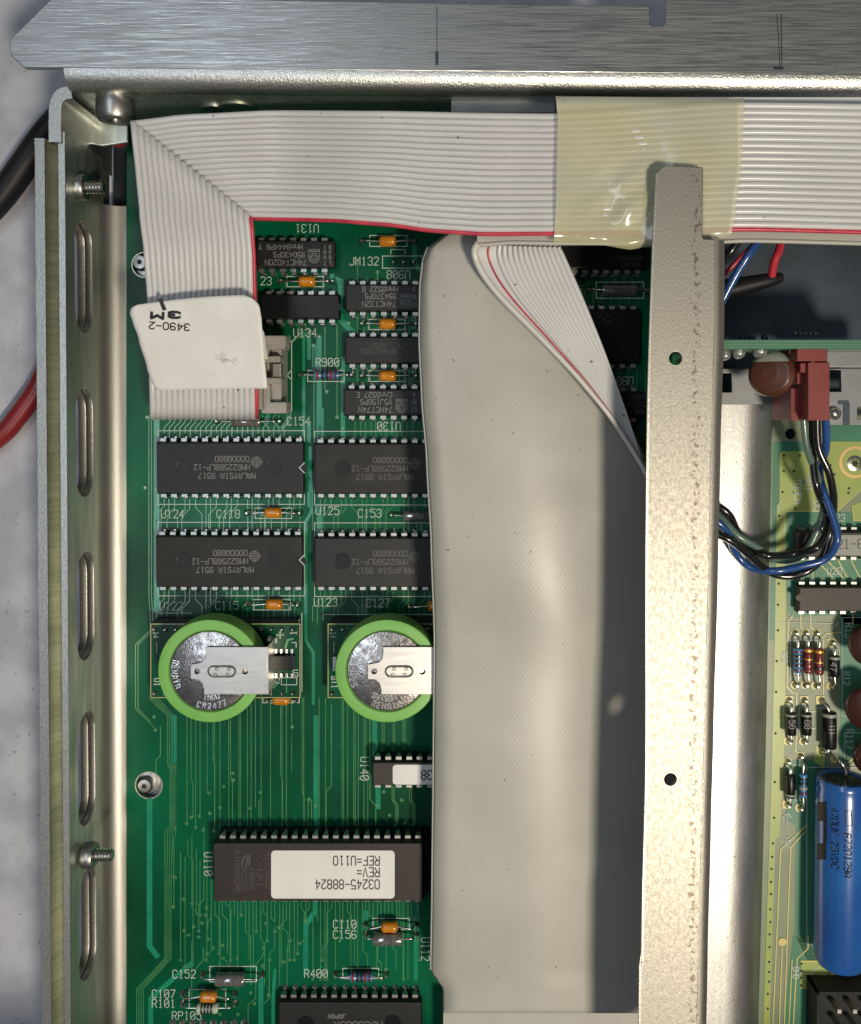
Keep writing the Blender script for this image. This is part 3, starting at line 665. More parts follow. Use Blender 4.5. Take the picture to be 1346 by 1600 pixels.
# ---- traces
# heavy ones
TT([(245,655),(245,955)],9); TT([(245,650),(415,650)],3); TT([(475,520),(475,700),(476,735),(487,755),(487,800),(478,815),(478,1000),(490,1020),(490,1100)],5)
TT([(491,540),(491,575)],6); TT([(499,528),(499,700)],8); TT([(533,440),(533,500),(552,520)],9); TT([(526,437),(533,440)],9)
TT([(519,430),(519,440)],7); TT([(483,528),(483,560)],6); TT([(536,560),(536,690)],7); TT([(536,470),(536,490)],5); TT([(483,660),(483,690)],6)
TT([(648,380),(648,410)],7); TT([(647,410),(656,422)],7); TT([(647,493),(647,512)],7); TT([(647,570),(647,590)],7)
TT([(494,1120),(494,1300)],8); TT([(586,1125),(586,1180)],8); TT([(591,1228),(591,1262)],8)
TT([(234,1250),(234,1478),(246,1494)],9); TT([(272,1120),(272,1190)],9); TT([(236,1600),(236,1560),(270,1530),(300,1505)],8)
TT([(493,1410),(493,1424),(478,1445),(478,1520)],8); TT([(572,1425),(572,1440)],8); TT([(650,1410),(650,1530)],7); TT([(408,1600),(408,1530)],8); TT([(427,1600),(427,1560),(430,1515)],5)
TT([(484,700),(484,790)],7); TT([(500,790),(500,830)],7); TT([(418,643),(418,655)],8); TT([(502,640),(502,690)],8)
# chip-to-chip runs between stacked memory chips
random.seed(11)
for col,(xa_,n_) in enumerate(((257,14),(501,11))):
    for ya,yb_,in ((781,825),(925,968)):
        for k in range(n_):
            x = xa_+k*16.3; jog = -12 if (k%5 < 3) else (10 if k%3 == 0 else 0)
            if ya > 900 and k > 6: jog = -8
            T([(x,ya-4),(x,ya+10+(k*3)%7),(x+jog,ya+10+(k*3)%7+abs(jog)),(x+jog,yb_+3)],1.3)
            if k%2 == 0: T([(x+7,ya-10),(x+7,ya+14),(x+7+jog,ya+14+abs(jog)),(x+7+jog,yb_+8)],1.3)
for k in range(14):
    x = 257+k*16.3
    if k < 12:
        T([(x,676),(x,668),(x+9 if k < 8 else x-9,659),(x+9 if k < 8 else x-9,652),(x+16 if k<8 else x-3,645)],1.5)
        T([(x+8,690),(x+8,668),(x+16,660),(x+16,648)],1.5)
for k in range(6):
    x = 551+k*16.2
    T([(x+8,434),(x+8,530),(x+8,612)],1.3)
    if k%2: T([(x+2,497),(x+2,524)],1.2); T([(x+12,565),(x+12,604)],1.2)
    T([(x+4,655),(x+4,690)],1.3); T([(x+13,650),(x+13,690)],1.2)
for pts in ([(559,430),(559,412)],[(590,445),(590,428)],[(444,425),(450,432)],[(505,424),(505,458)],[(447,420),(447,458)],[(478,505),(478,515),(470,520)],[(462,505),(469,512),(469,524),(456,536)],
            [(508,505),(508,575),(508,608),(511,611)],[(527,505),(527,650)],[(491,540),(491,690)],[(421,507),(421,520),(426,524)],[(505,448),(505,460)],[(449,640),(449,655),(440,668),(446,674)],[(455,640),(455,655),(440,670)],
            [(533,560),(533,575),(534,600)]): T(pts,1.5)
for v_ in ((452,527),(484,518),(470,526),(499,526),(490,540),(511,612),(527,652),(559,411),(590,425),(545,505),(536,669),(480,523)): via(*v_, 3.6)
# left border
for dx,yy in ((0,0),(4,6)):
    T([(233+dx,650+yy),(233+dx,760),(233+dx,930),(235+dx,960),(235+dx,985),(212+dx,1007),(212+dx,1107),(245-yy*1.5,1140-yy*2)],1.5)
via(230,652); via(227,762); via(241,1120); via(243,1141)
T([(200+33,700),(233,700)],1.2)
for k in range(4):
    x = 262+k*4
    T([(232+k*5,1090),(262+k*3,1118),(262+k*3,1195),(266+k*3,1201),(266+k*3,1290),(258+k*4,1300),(258+k*3.2,1380),(258+k*3.2,1498),(214+k*3.5,1545),(214+k*3.5,1640)],1.3)
T([(275,1190),(275,1300),(272,1310),(272,1420)],1.4); T([(251,1135),(251,1180),(244,1188),(244,1208)],1.6)
# mid field verticals 1130..1300
mid = [292.5,299,306,313,324,333,335.5,344,357.8,360.5,373.6,376,387,392.7,399.4,408.4,423,438.8,441,447.8,456,472.6,475,499,509,518,534.7,537,543.5,553,555.5,560,569,572,578.5,597.5,600.5,614.5,617,630,633]
ends = {292.5:1287,299:1278,306:1292,313:1275,324:1240,333:1300,344:1297,399.4:1262,456:1136}
for i,x in enumerate(mid):
    e = ends.get(x, 1302)
    if x in (392.7, 447.8, 553, 569):
        T([(x,1100),(x,1288),(x+7,1296),(x+7,1303)],1.3)
    elif x in (518,): T([(x,1100),(x,1228),(x-8,1236),(x-8,1302)],1.6)
    elif x in (578.5,): T([(x,1120),(x,1248),(x+9,1260),(x+9,1302)],1.6)
    elif x > 590: T([(x,1100),(x,1180)],1.4)
    else: T([(x,1090),(x,1180+(i*37)%60),(x+(3 if i%4 == 1 else 0),1190+(i*37)%60),(x+(3 if i%4 == 1 else 0),e)],1.2)
for x in (291,305,319,327,338,343,351,365,374,385,405,482,487,510,613,616,640,643): 
    if x > 600: T([(x,1228),(x,1250),(x+6,1258),(x+6,1285),(x,1296),(x,1302)],1.4)
    elif x > 400: T([(x,1250),(x,1302)],1.3)
for v_ in ((299,1277),(312,1275),(292,1287),(306,1293),(318,1297),(327,1239),(334,1298),(344,1262),(350,1229),(365,1219),(364,1208),(328,1271),(407,1238),(391,1263),(457,1136),(483,1249),(600,1237),(609,1274),(628,1250),(633,1286),(493,1259),(590,1259),(562,1216),(272,1370),(271,1417)): via(*v_)
# field between EPROM and lower parts
random.seed(21)
for i in range(64):
    x = 283+i*5.9+random.uniform(-1,1)
    if x > 655: break
    ya = 1400 if x > 335 else 1290+random.uniform(0,60)
    yb_ = random.choice([1430,1455,1470,1490,1510,1500,1540]) if x < 470 else random.choice([1440,1470,1500,1515,1530])
    k = random.choice([0,0,0,8,-8,6]); ym = random.uniform(ya+12, yb_-12) if yb_-ya > 30 else ya+5
    T([(x,ya),(x,ym),(x+k,ym+abs(k)),(x+k,yb_)],1.15)
    if random.random() < .6: via(x+k, yb_, 3.0)
for pts in ([(330,1420),(330,1435),(325,1440),(325,1452)],[(343,1505),(343,1545)],[(352,1500),(360,1510),(360,1520)],[(413,1485),(410,1495),(395,1512)],[(400,1535),(400,1560),(388,1570),(388,1600)],[(421,1500),(421,1560),(411,1570)],[(449,1480),(449,1560)],[(300,1470),(300,1560)],[(318,1480),(318,1500),(305,1515)]): T(pts,1.3)
for v_ in ((274,1371),(287,1405),(301,1412),(323,1418),(322,1430),(316,1442),(303,1448),(288,1454),(311,1464),(326,1467),(348,1477),(333,1481),(295,1461),(349,1497),(371,1497),(412,1481),(416,1443),(436,1449),(454,1470),(469,1474),(444,1503),(392,1551),(420,1555),(398,1568),(344,1585),(372,1585),(411,1509)): via(*v_)
# right shaded patch next to strut
for k in range(8): 
    x = 905+k*14; T([(x,436),(x,446),(x-6,456),(x-6,478)],1.2)
    T([(x+20,568),(x+20,612)],1.2)
# right of left module : battery silk frame
pl(silk, [(472,958),(472,1080)],1.3,ZK); pl(silk,[(247,958),(300,958)],1.2,ZK); pl(silk,[(505,960),(505,968)],1.2,ZK); pl(silk,[(505,960),(700,960)],1.0,ZK)
# ---- EPROM and socket chip (plugged in: lift out)
def socket(x0,y0,x1,y1,n,zt,xs,label=None,p=.16):
    m = MB().use('chip_dark'); a = P(x0,y0,zt); b = P(x1,y1,zt)
    m.box(a.x,b.x,a.y-.16,a.y,0.02,zt); m.box(a.x,b.x,b.y,b.y+.16,0.02,zt); m.box(a.x,a.x+.12,b.y+.16,a.y-.16,0.02,zt); m.box(b.x-.12,b.x,b.y+.16,a.y-.16,0.02,zt)
    o = link('chip_socket', m.mesh('chip_socket'), bd, label=label)
    c = MB().use('leg')
    for k in range(n): c.box(xs+k*p-.03,xs+k*p+.03,a.y-.11,a.y-.05,zt-.02,zt+.012)
    link('contact', c.mesh('contact'), o, kind='stuff')
zE = 0.50; xsE = P(350,1340,.4).x
socket(342,1300,668,1404,20,0.20,P(350,1300,.2).x, 'black socket under the large labelled chip', p=.161)
ep = chip('labelled_chip', 334,1318,660,1408, 20, None, zt=zE, mt='chip_brown', cat='chip', label='long brown ceramic chip with white paper label reading 03245-88824', zbase=0.2, pitch=.159, first=xsE-.02, socket=True, pr='chip_print_dim',
     prints=[('M27C4002',419,1360,8,-90,.85),('-12FI',406,1367,8,-90,.85),('V88AD',394,1373,8,-90,.85),('9522B',382,1373,8,-90,.85),('!',385,1345),('SINGAPORE',371,1362,8,-90,.85)])
lm = MB().use('paper'); z_ = zE+.005
def rrp(x0,y0,x1,y1,r_,z): return [P(x,y,z)[:2] for x,y in rrect(x0,y0,x1,y1,r_)]
lm.prism(rrp(424,1329,617,1404,6,z_+.004), z_-.003, z_+.004); link('paper_label', lm.mesh('paper_label'), ep)
tm = MB().use('ink')
for s_,xr,y in (('REF=U110',593,1345),('REV=',593,1363),('03245-88824',593,1382)): text(tm, s_, xr, y, 14, z_+.008, 180, .71, 1.8, align='l')
link('label_lettering', tm.mesh('label_lettering'), ep, kind='stuff')
so2 = chip('labelled_chip', 583,1192,720,1227, 8, None, zt=.42, mt='chip_brown', cat='chip', label='small socketed chip with a white paper label ending in 38, half under the wide ribbon', zbase=0.2, first=P(591,1210,.3).x, socket=True)
socket(585,1181,722,1224,8,0.19,P(590,1185,.19).x,'black socket under the small labelled chip')
lm = MB().use('paper'); lm.prism(rrp(614,1195,715,1226,5,.43), .421, .43); link('paper_label', lm.mesh('paper_label'), so2)
tm = MB().use('ink'); text(tm, '-38', 672, 1211, 14, .434, 180, .75, 2); link('label_lettering', tm.mesh('label_lettering'), so2)
# ---- header on the board for the ribbon plug
m = MB().use('plastic_grey'); m.pbox(240,530,436,640,0.01,0.5); m.pbox(410,545,440,632,0.01,0.55); link('header_socket', m.mesh('header_socket'), bd, bev=.02, label='grey plastic header socket under the folded ribbon end')
link('silkscreen', silk.mesh('silkscreen'), bd, kind='stuff')
link('thick_trace', tr.mesh('thick_trace'), bd, kind='stuff'); link('thin_trace', tf.mesh('thin_trace'), bd, kind='stuff')
link('solder_pads', pads.mesh('solder_pads', 50), bd, kind='stuff')
# ================================================================ battery modules
def arc_text(mb, s, c, rad, a0, step, h, wd):
    for i,ch_ in enumerate(s):
        g = G.get(ch_)
        if not g: continue
        q = R(a0+step*i)     # angle around the cell, letters face outward
        d = Vector((math.cos(q), math.sin(q), 0)); t = Vector((d.y,-d.x,0)) if step < 0 else Vector((-d.y,d.x,0)); up = d if step < 0 else -d
        for st in g.split('/'):
            mb.strip([c+d*rad+t*((int(k_[0])-2)*h/8)+up*((int(k_[1])-3)*h/6) for k_ in st.split()], wd)
def battery(cx, cy, dx, label, words, seen_right):
    b = thing('battery_module', label, 'coin cell', 'coin cell modules plugged into the green board')
    zb = 0.36
    bx0,by0,bx1,by1 = cx-93+dx, 974, cx+142, 1091
    m = MB().use('pcb'); m.pbox(bx0,by0,bx1,by1,zb-.09,zb); link('module_board', m.mesh('module_board'), b)
    m = MB().use('trace_gold'); prect(m, bx0+1,by0+1,bx1-1,by1-1,1.0,zb+.003); link('board_rim', m.mesh('board_rim'), b)
    m = MB().use('chip_dark'); m.pbox(bx0+4,by0-4,bx1-4,by0+12,0.02,zb-.095); m.pbox(bx0+4,by1-18,bx1-4,by1-4,0.02,zb-.095); link('pin_strip', m.mesh('pin_strip'), b)
    sm = MB().use('solder')
    for k in range(14):
        for yy in (983,1083):
            c = P(bx0+7+k*16.6,yy,zb); sm.lathe((c.x,c.y,zb+.002),(0,0,1),[(.045,0),(.035,.02),(.012,.05)],10)
    for xx,yy in ((cx+94,1000),(cx+94,1063)):
        c = P(xx,yy,zb); sm.lathe((c.x,c.y,zb+.002),(0,0,1),[(.08,0),(.06,.04),(.03,.07)],14)
    link('solder_pads', sm.mesh('solder_pads',50), b, kind='stuff')
    tmk = MB().use('silk')
    text(tmk,'U1' if not seen_right else 'BT1', bx0+11, 1066, 9, zb+.005, -90, .8, 1.3); text(tmk,'14', bx0+9, 992, 8, zb+.005, -90, .7, 1.1); pl(tmk,[(bx0+10,1003),(bx0+10,1020)],1,zb+.005)
    if not seen_right:
        text(tmk,'+',cx+110,992,17,zb+.005,0,1,1.4); text(tmk,'1',bx1-11,989,10,zb+.005,90,.8,1.3); text(tmk,'C1',cx+105,1064,8,zb+.005,-90,.8,1.1); text(tmk,'U2',cx+134,1052,8,zb+.005,-90,.8,1.1)
        prect(tmk,cx+112,1059,cx+136,1070,1,zb+.005); pl(tmk,[(cx+128,1004),(cx+135,1004),(cx+135,1012)],1.2,zb+.005)
    link('board_lettering', tmk.mesh('board_lettering'), b, kind='stuff')
    if not seen_right:
        m = MB().use('chip_dark'); m.pbox(cx+100,1025,cx+132,1047,zb+.02,zb+.11); so = link('small_chip', m.mesh('small_chip'), b, bev=.008)
        for k in range(4):
            for yy,sg in ((1016,1),(1056,-1)):
                c = P(cx+104+k*8.2,yy,zb); m = MB().use('lead')
                m.box(c.x-.02,c.x+.02,c.y-.05 if sg > 0 else c.y-.03,c.y+.03 if sg > 0 else c.y+.05,zb+.004,zb+.03); link('leg', m.mesh('leg'), so, bev=.006)
        tq = MB().use('trace_fine')
        pl(tq,[(cx+96,1012),(cx+104,1004),(cx+104,998)],2,zb+.003); pl(tq,[(cx+100,1075),(cx+106,1068),(cx+100,1060)],2,zb+.003); pl(tq,[(cx+120,1050),(cx+120,1082)],1.4,zb+.003); pl(tq,[(cx+118,1013),(cx+122,1000),(cx+130,998)],3,zb+.003)
        link('module_trace', tq.mesh('module_trace'), b)
    else:
        m = MB().use('leg'); m.pbox(cx-86,1026,cx-78,1050,zb,zb+.14); link('side_tab', m.mesh('side_tab'), b, bev=.015)
    zt = .90; c = P(cx,cy,zt); R0 = .826*(14-zt)/14; c0 = Vector((c.x,c.y,0))
    m = MB().use('lime'); m.lathe((c.x,c.y,zb+.1),(0,0,1),[(R0*.8,0),(R0*.97,.004),(R0,.03),(R0,zt-zb-.14),(R0*.985,zt-zb-.108),(R0*.955,zt-zb-.1),(R0*.80,zt-zb-.105),(R0*.785,zt-zb-.12),(R0*.78,zt-zb-.14)],72)
    link('green_sleeve', m.mesh('green_sleeve',40), b)
    m = MB().use('steel'); m.lathe((c.x,c.y,zb+.2),(0,0,1),[(R0*.70,0),(R0*.775,zt-zb-.235),(R0*.76,zt-zb-.205),(R0*.74,zt-zb-.20)],64); cell = link('steel_cell', m.mesh('steel_cell',30), b)
    em = MB().use('steel_emboss'); cc = Vector((c.x,c.y,zt+.004))
    for s_,rad,a0,st in words: arc_text(em, s_, cc, R0*rad, a0, st, .085, .016)
    link('embossing', em.mesh('embossing'), cell)
    # folded tab
    z1 = zt+.05
    rel = [(-6,-38),(90,-38),(90,36),(-9,36),(-9,28),(-12,18),(-18,13),(-30,12),(-30,-11),(-22,-12),(-13,-14),(-7,-20),(-6,-30)]
    ol = [P(cx+a,cy+b_,z1)[:2] for a,b_ in rel]
    tabo = plate('tab', ol, [circ(P(cx-20,cy,z1)[:2],.042,14), circ(P(cx+55,cy,z1)[:2],.045,14)], z1-.018, z1, 'tab', b, bev=.004)
    e = P(cx+90,cy-38,z1); f = P(cx+90,cy+36,z1)
    m = MB().use('tab'); m.box(e.x-.01,e.x+.012,f.y,e.y,zb+.02,z1-.004); link('tab_side', m.mesh('tab_side'), b)
    st = stadium(P(cx+19,cy,z1).x, P(cx+19,cy,z1).y, .43, .092)
    m = MB().use('tab'); n = len(st); q = Vector((P(cx+19,cy,z1).x, P(cx+19,cy,z1).y, 0)); ins = [(q.x+(a-q.x)*.93, q.y+(b_-q.y)*.82) for a,b_ in st]; ins2 = [(q.x+(a-q.x)*.86, q.y+(b_-q.y)*.66) for a,b_ in st]
    m.add([(a,b_,z1+.002) for a,b_ in st]+[(a,b_,z1+.022) for a,b_ in ins]+[(a,b_,z1+.004) for a,b_ in ins2], [(i,(i+1)%n,n+(i+1)%n,n+i) for i in range(n)]+[(n+i,n+(i+1)%n,2*n+(i+1)%n,2*n+i) for i in range(n)]+[tuple(range(2*n,3*n))])
    so = link('pressed_rim', m.mesh('pressed_rim',30), tabo)
    m = MB().use('hole')
    for a,b_ in ((11,-4),(9,5),(30,-4),(28,5)):
        p = P(cx+a,cy+b_,z1); m.ring((p.x,p.y,z1+.007), .016, .026, 10)
    link('weld_spot', m.mesh('weld_spot'), tabo, kind='stuff')
    return b
battery(328,1049,0,'left coin cell in a lime green sleeve, darker steel face, beside a tiny eight-legged chip',
        [('LITHIUM BAT',.68,112,-8.5),('MADE IN',.54,100,-9),('CR2477',.67,-108,8.5),('INDO',.5,-100,9),('+',.62,172,8),('RENATA',.67,165,8)], False)
battery(605,1049,0,'right coin cell in a lime green sleeve, its tab partly under the wide ribbon edge',
        [('LITHIUM BATTERY',.68,118,-8.2),('IN INDO',.54,96,-9),('RENATA',.67,-112,8.5),('SWISS',.52,-118,9),('SERIES',.68,160,8.5)], True)
# ================================================================ top ribbon cable
rb = thing('ribbon_cable', 'narrow ribbed grey ribbon cable with red edge wire, turning a square corner', 'ribbon cable')
TOP = [(195,190),(210,187),(300,179),(430,173),(600,174),(780,177),(870,178),(1165,160),(1420,163)]
BOT = [(395,347),(402,347),(450,349),(520,351),(600,357),(680,368),(760,373),(870,372),(1000,371),(1165,366),(1420,372)]
ZR = [(200,1.55),(430,1.5),(600,1.85),(780,2.1),(870,2.18),(1165,2.2),(1420,2.2)]
LFT = [(190,205),(250,211),(330,218),(400,226),(470,231),(560,233),(640,235),(660,236)]
RGT = [(347,401),(365,403),(400,404),(470,405),(560,407),(640,408),(660,409)]
def hr(t, px): # horizontal run
    return P(px, interp(px,TOP)*(1-t)+interp(px,BOT)*t, interp(px,ZR)+.01*math.sin(px*.02+t*3))
def corner(t): return (206+(401-206)*t, 190+(347-190)*t)
NC = 20
for i in range(NC):
    t = (i+(.25 if i == NC-1 else .5))/NC; cx_,cy_ = corner(t)
    path = []
    for k in range(44):
        px = 1420+(cx_+8-1420)*k/43; path.append(hr(t, px)-Vector((0,0,.055*max(0,1-(px-cx_)/70))))
    zc = 1.52
    path.append(P(cx_-1, cy_-1, 1.44)); path.append(P(cx_-2.5, cy_-1, 1.50)); path.append(P(cx_-1.5, cy_+.5, 1.555))
    for k in range(1,22):
        py = cy_+4+(632-cy_-4)*k/21
        u = (py-190)/(632-190)
        ya = interp(py, LFT) ; yb_ = interp(py, RGT)
        # blend from the corner
        bl = min(1, (py-cy_)/60); x = (ya*(1-t)+yb_*t)*bl+cx_*(1-bl)
        z = interp(py, [(190,1.55),(347,1.5),(470,1.32),(600,1.12),(620,1.06),(632,1.02)])+.03*max(0,1-(py-cy_)/60)
        path.append(P(x, py, z))
    for (py,z) in ((640,.98),(646,.90),(650,.78),(652,.62)):
        path.append(P(interp(640,LFT)*(1-t)+interp(640,RGT)*t, py, z))
    m = MB().use('ribbon_red' if i == NC-1 else 'ribbon'); m.tube(path, .030 if i == NC-1 else .0458, 10)
    link('conductor', m.mesh('conductor', 70), rb, label='red edge wire of the ribbon' if i == NC-1 else None)
# web between wires
m = MB().use('ribbon')
m.grid(lambda u,v: hr(v*.93+.025, 1420+(405-1420)*u)-Vector((0,0,.014+.08*max(0,u*10-9))), 50, 8); 
def cweb(u, v):      # backing under the folded corner and the downward run
    cx_,cy_ = corner(.03+.94*u); py = cy_+(600-cy_)*v; t = .03+.94*u; bl = min(1, (py-cy_)/60)
    x = (interp(py,LFT)*(1-t)+interp(py,RGT)*t)*bl+cx_*(1-bl)
    return P(x, py, interp(py, [(190,1.55),(347,1.5),(470,1.32),(600,1.12)])-.022)
def cweb2(u, v):
    cx_,cy_ = corner(.03+.94*u); px = cx_+(430-cx_)*v; return hr(.03+.94*u, px)-Vector((0,0,.085))
m.tube([P(corner(k/10)[0]-1, corner(k/10)[1]+1, 1.485) for k in (.4,1,2,3,4,5,6,7,8,9,9.6)], .04, 8); m.grid(cweb, 16, 20); m.grid(cweb2, 16, 8)
link('web', m.mesh('web', 80), rb)
# plug at its end
m = MB().use('plastic_grey'); m.pbox(234,548,410,640,0.5,0.93); m.pbox(408,556,438,566,0.5,.86); m.pbox(408,590,440,600,0.5,.86)
m.pbox(408,524,446,546,0.4,.78); m.pbox(440,530,448,541,0.4,.74); m.pbox(408,628,448,646,0.4,.78); m.pbox(408,600,422,630,0.4,.80); m.pbox(408,540,420,560,0.4,.8); m.pbox(424,545,440,628,.3,.66)
plug = link('plug', m.mesh('plug'), rb, bev=.018, label='grey plastic plug with latches at the end of the folded ribbon')
m = MB().use('edge_metal'); m.pbox(426,568,439,592,.6,.80); link('clip', m.mesh('clip'), plug, bev=.01)
# paper flag
FL = [(462,203),(478,201),(485,202),(500,208),(530,219),(575,231),(604,240),(612,244)]
FR = [(460,385),(464,396),(480,406),(500,409),(550,413),(600,417),(612,418)]
def flz(px,py): return 1.66-.0016*(py-460)-.05*((py-460)/150)**2+.0006*(px-300)
def flag(u, v):
    # corner rounding at the upper corners and the lower left
    tl = (201,474); yt = lambda q: 476-15*q-3*math.sin(q*math.pi)
    y = yt(u)*(1-v)+(610-3*u)*v
    L = interp(y, [(474,201),(490,203),(500,207),(530,217),(575,230),(600,238),(610,246)]); Rr = interp(y, [(461,396),(480,406),(500,409),(550,413),(608,418)])
    a = 0; b = 0
    if v < .12: q = 1-v/.12; a = 14*(1-math.sqrt(max(0,1-q*q))); b = 14*(1-math.sqrt(max(0,1-q*q)))
    x = (L+a)*(1-u)+(Rr-b)*u
    return P(x, y, flz(x,y))
m = MB().use('paper'); m.grid(flag, 30, 30)
fo = link('paper_flag', m.mesh('paper_flag', 80), rb, label='white paper tag lettered 3M 3490-2 upside down')
so = fo.modifiers.new('thick','SOLIDIFY'); so.thickness = .012; so.offset = -1
tm = MB().use('ink_black'); zf2 = lambda a,b: flz(a,b)+.008
text(tm, '3490-2', 265, 510, 10.5, zf2, 177, 1.12, 1.9)
text(tm, '3', 273, 492, 9, zf2, 177, 2.9, 4.0)
G['m'] = '00 06/06 23/23 46/46 40'
text(tm, 'm', 246, 493, 9, zf2, 177, 3.0, 4.6)
tm.strip([P(x,y,zf2(x,y)) for x,y in ((251,468),(254,476),(257,483))], .055)
link('tag_lettering', tm.mesh('tag_lettering'), fo)
mat('smudge', (0.50,0.48,0.43), 0.6); tm = MB().use('smudge'); random.seed(4)
for k in range(26):
    x = random.gauss(352,9); y = 560+(x-352)*.35+random.gauss(0,3); L = random.uniform(2,7); q = random.uniform(-.3,.9)
    tm.strip([P(x,y,zf2(x,y)), P(x+L,y+L*q,zf2(x+L,y+L*q))], random.uniform(.005,.014))
link('smudge', tm.mesh('smudge'), fo, kind='stuff')
m = MB().use('paper'); m.prism([P(x,y,1.25)[:2] for x,y in ((395,490),(404,502),(413,520),(416,545),(419,561),(395,561))], 1.235,1.25); link('rear_flag', m.mesh('rear_flag'), rb)
m = MB().use('hole'); random.seed(9)
# ================================================================ wide ribbon
wr = thing('wide_ribbon_cable', 'broad smooth grey-beige ribbon cable folded down the middle, left of the long strut', 'ribbon cable')
LE = [(360,700),(372,690),(378,678),(388,668),(410,661),(450,657),(530,656),(620,660),(720,668),(850,675),(1000,680),(1200,678),(1400,676),(1519,674),(1530,682),(1545,692),(1720,693)]
RE = [(360,800),(455,850),(545,925),(652,982),(720,1010),(800,1035),(1720,1060)]
def wz(u, py):
    x_ = interp(py,LE)*(1-u)+interp(py,RE)*u; q = py-.5*(x_-700)
    base = 1.32-.10*math.tanh((q-905)/85)-.00012*(q-900)
    bulge = .10*math.sin(math.pi*min(1,u*1.05))*interp(py,[(500,1.0),(900,.55)]); lip = -.14*max(0,1-u/.07)**2
    dip = -.9*max(0,(u-.3)/.7)**2.7*interp(py,[(500,.25),(850,1.0)])
    return base+bulge+lip+dip
def sheet(u, v):
    py = 362+(1583-362)*v; x = interp(py,LE)*(1-u)+interp(py,RE)*u
    return P(x, py, wz(u,py))
m = MB().use('ribbon_back')
LEd = sorted(set([0]+[k/140 for k in range(141)]))
m.grid(lambda u,v: sheet(u**1.25, v), 44, 180)
o = link('sheet', m.mesh('sheet', 80), wr); sd = o.modifiers.new('thick','SOLIDIFY'); sd.thickness = .05; sd.offset = -1
# rim of the sheet
m = MB().use('ribbon_edge'); m.tube([sheet(0, .02+.925*k/90)+Vector((.006,0,-.025)) for k in range(91)], .028, 8); link('edge', m.mesh('edge',80), wr)
m = MB().use('ribbon_back'); m.grid(lambda u,v: P(693+(1065-693)*u, 1583+(1740-1583)*v, .55), 4, 4); m.tube([P(693,1583,.55),P(1060,1583,.55)],.014,8); o = link('lower_strip', m.mesh('lower_strip'), wr)
# fold : curved edge and fanned wires
E = [(748,380),(742,390),(744,405),(755,428),(775,455),(800,482),(830,512),(862,545),(895,580),(925,615),(955,652),(980,690),(1000,722),(1012,745)]
EP = smooth_path([P(x,y,2.0-.55*(k/13)) for k,(x,y) in enumerate(E)], 5)
def fan(i, v):
    # i 0..1 across from curved edge to right edge
    k = v*(len(EP)-1); a = EP[int(k)].lerp(EP[min(int(k)+1,len(EP)-1)], k-int(k))
    # right border from (880,378) to (1014,735)
    b = P(880+(1014-880)*v**.98+6*math.sin(v*math.pi), 376+(742-376)*v, 2.0-.55*v)
    p = a.lerp(b, i); p.z -= .5*i*(1-v*.6)*(1-.35*i)+.0
    return p
m = MB().use('ribbon'); m.grid(lambda u,v: fan(u, v)-Vector((0,0,.03)), 24, 50); link('folded_web', m.mesh('folded_web', 80), wr)
m = MB().use('ribbon_edge'); m.tube([p for p in EP], [.05-.02*k/(len(EP)-1) for k in range(len(EP))], 10); link('edge', m.mesh('edge',80), wr)
NW = 14
for i in range(NW):
    u = .17+.83*(i+.5)/NW
    if i == 0: u = .14
    m = MB().use('ribbon_red' if i == 0 else 'ribbon')
    path = [fan(u, .01+.97*k/50) for k in range(51)]
    gap = [max(.006,((fan(1,.01+.97*k/50)-fan(0,.01+.97*k/50)).length*.83/NW*.47)) for k in range(51)]
    if i == 0: gap = [.012]*51
    m.tube(path, gap, 8); link('conductor', m.mesh('conductor',70), wr)
# layer running right beneath the narrow ribbon
def lower(u,v):
    px = 746+(1420-746)*u; yb_ = interp(px,[(746,383),(800,379),(868,380),(1000,380),(1120,378),(1165,376),(1420,382)])
    return P(px, 250+(yb_-250)*v, 1.98+.02*u)
m = MB().use('ribbon_back'); m.grid(lower, 40, 6); m.tube([lower(u/40,1) for u in range(41)], .03, 8); o = link('upper_run', m.mesh('upper_run',80), wr)
m = MB().use('ribbon'); m.grid(lambda u,v: P(870+550*u, 152+60*v, 2.02), 8, 4); link('back_run', m.mesh('back_run'), wr)
# ================================================================ film sleeve
sl = MB().use('film')
def film(u, v):
    xl = interp(150+230*v, [(150,868),(180,872),(300,870),(382,866)]); xr = interp(150+230*v,[(150,1163),(250,1160),(340,1150),(372,1143),(380,1118)])
    px = xl+(xr-xl)*u; yt = 150+3*u; yb_ = interp(px,[(866,380),(940,383),(985,390),(1010,386),(1120,376),(1163,372)])
    py = yt+(yb_-yt)*v
    edge = min(v, 1-v); z = 2.30-.10*max(0,1-edge/.05)**2
    z += .04*math.sin(px*.021+py*.012)+.012*math.sin(px*.11+py*.02)*math.exp(-((py-330)/70)**2)+.022*math.sin(px*.05-py*.035)+.05*math.exp(-(((px-975)/22)**2+((py-320)/34)**2))+.02*math.sin((px+py*1.3)*.09)*math.exp(-(((px-980)/60)**2+((py-310)/60)**2))
    return P(px,py,z)
sl.grid(film, 80, 60)
o = link('clear_sleeve', sl.mesh('clear_sleeve', 80), label='yellowed translucent plastic sleeve wrapped round the grey ribbon under the strut end', cat='sleeve')
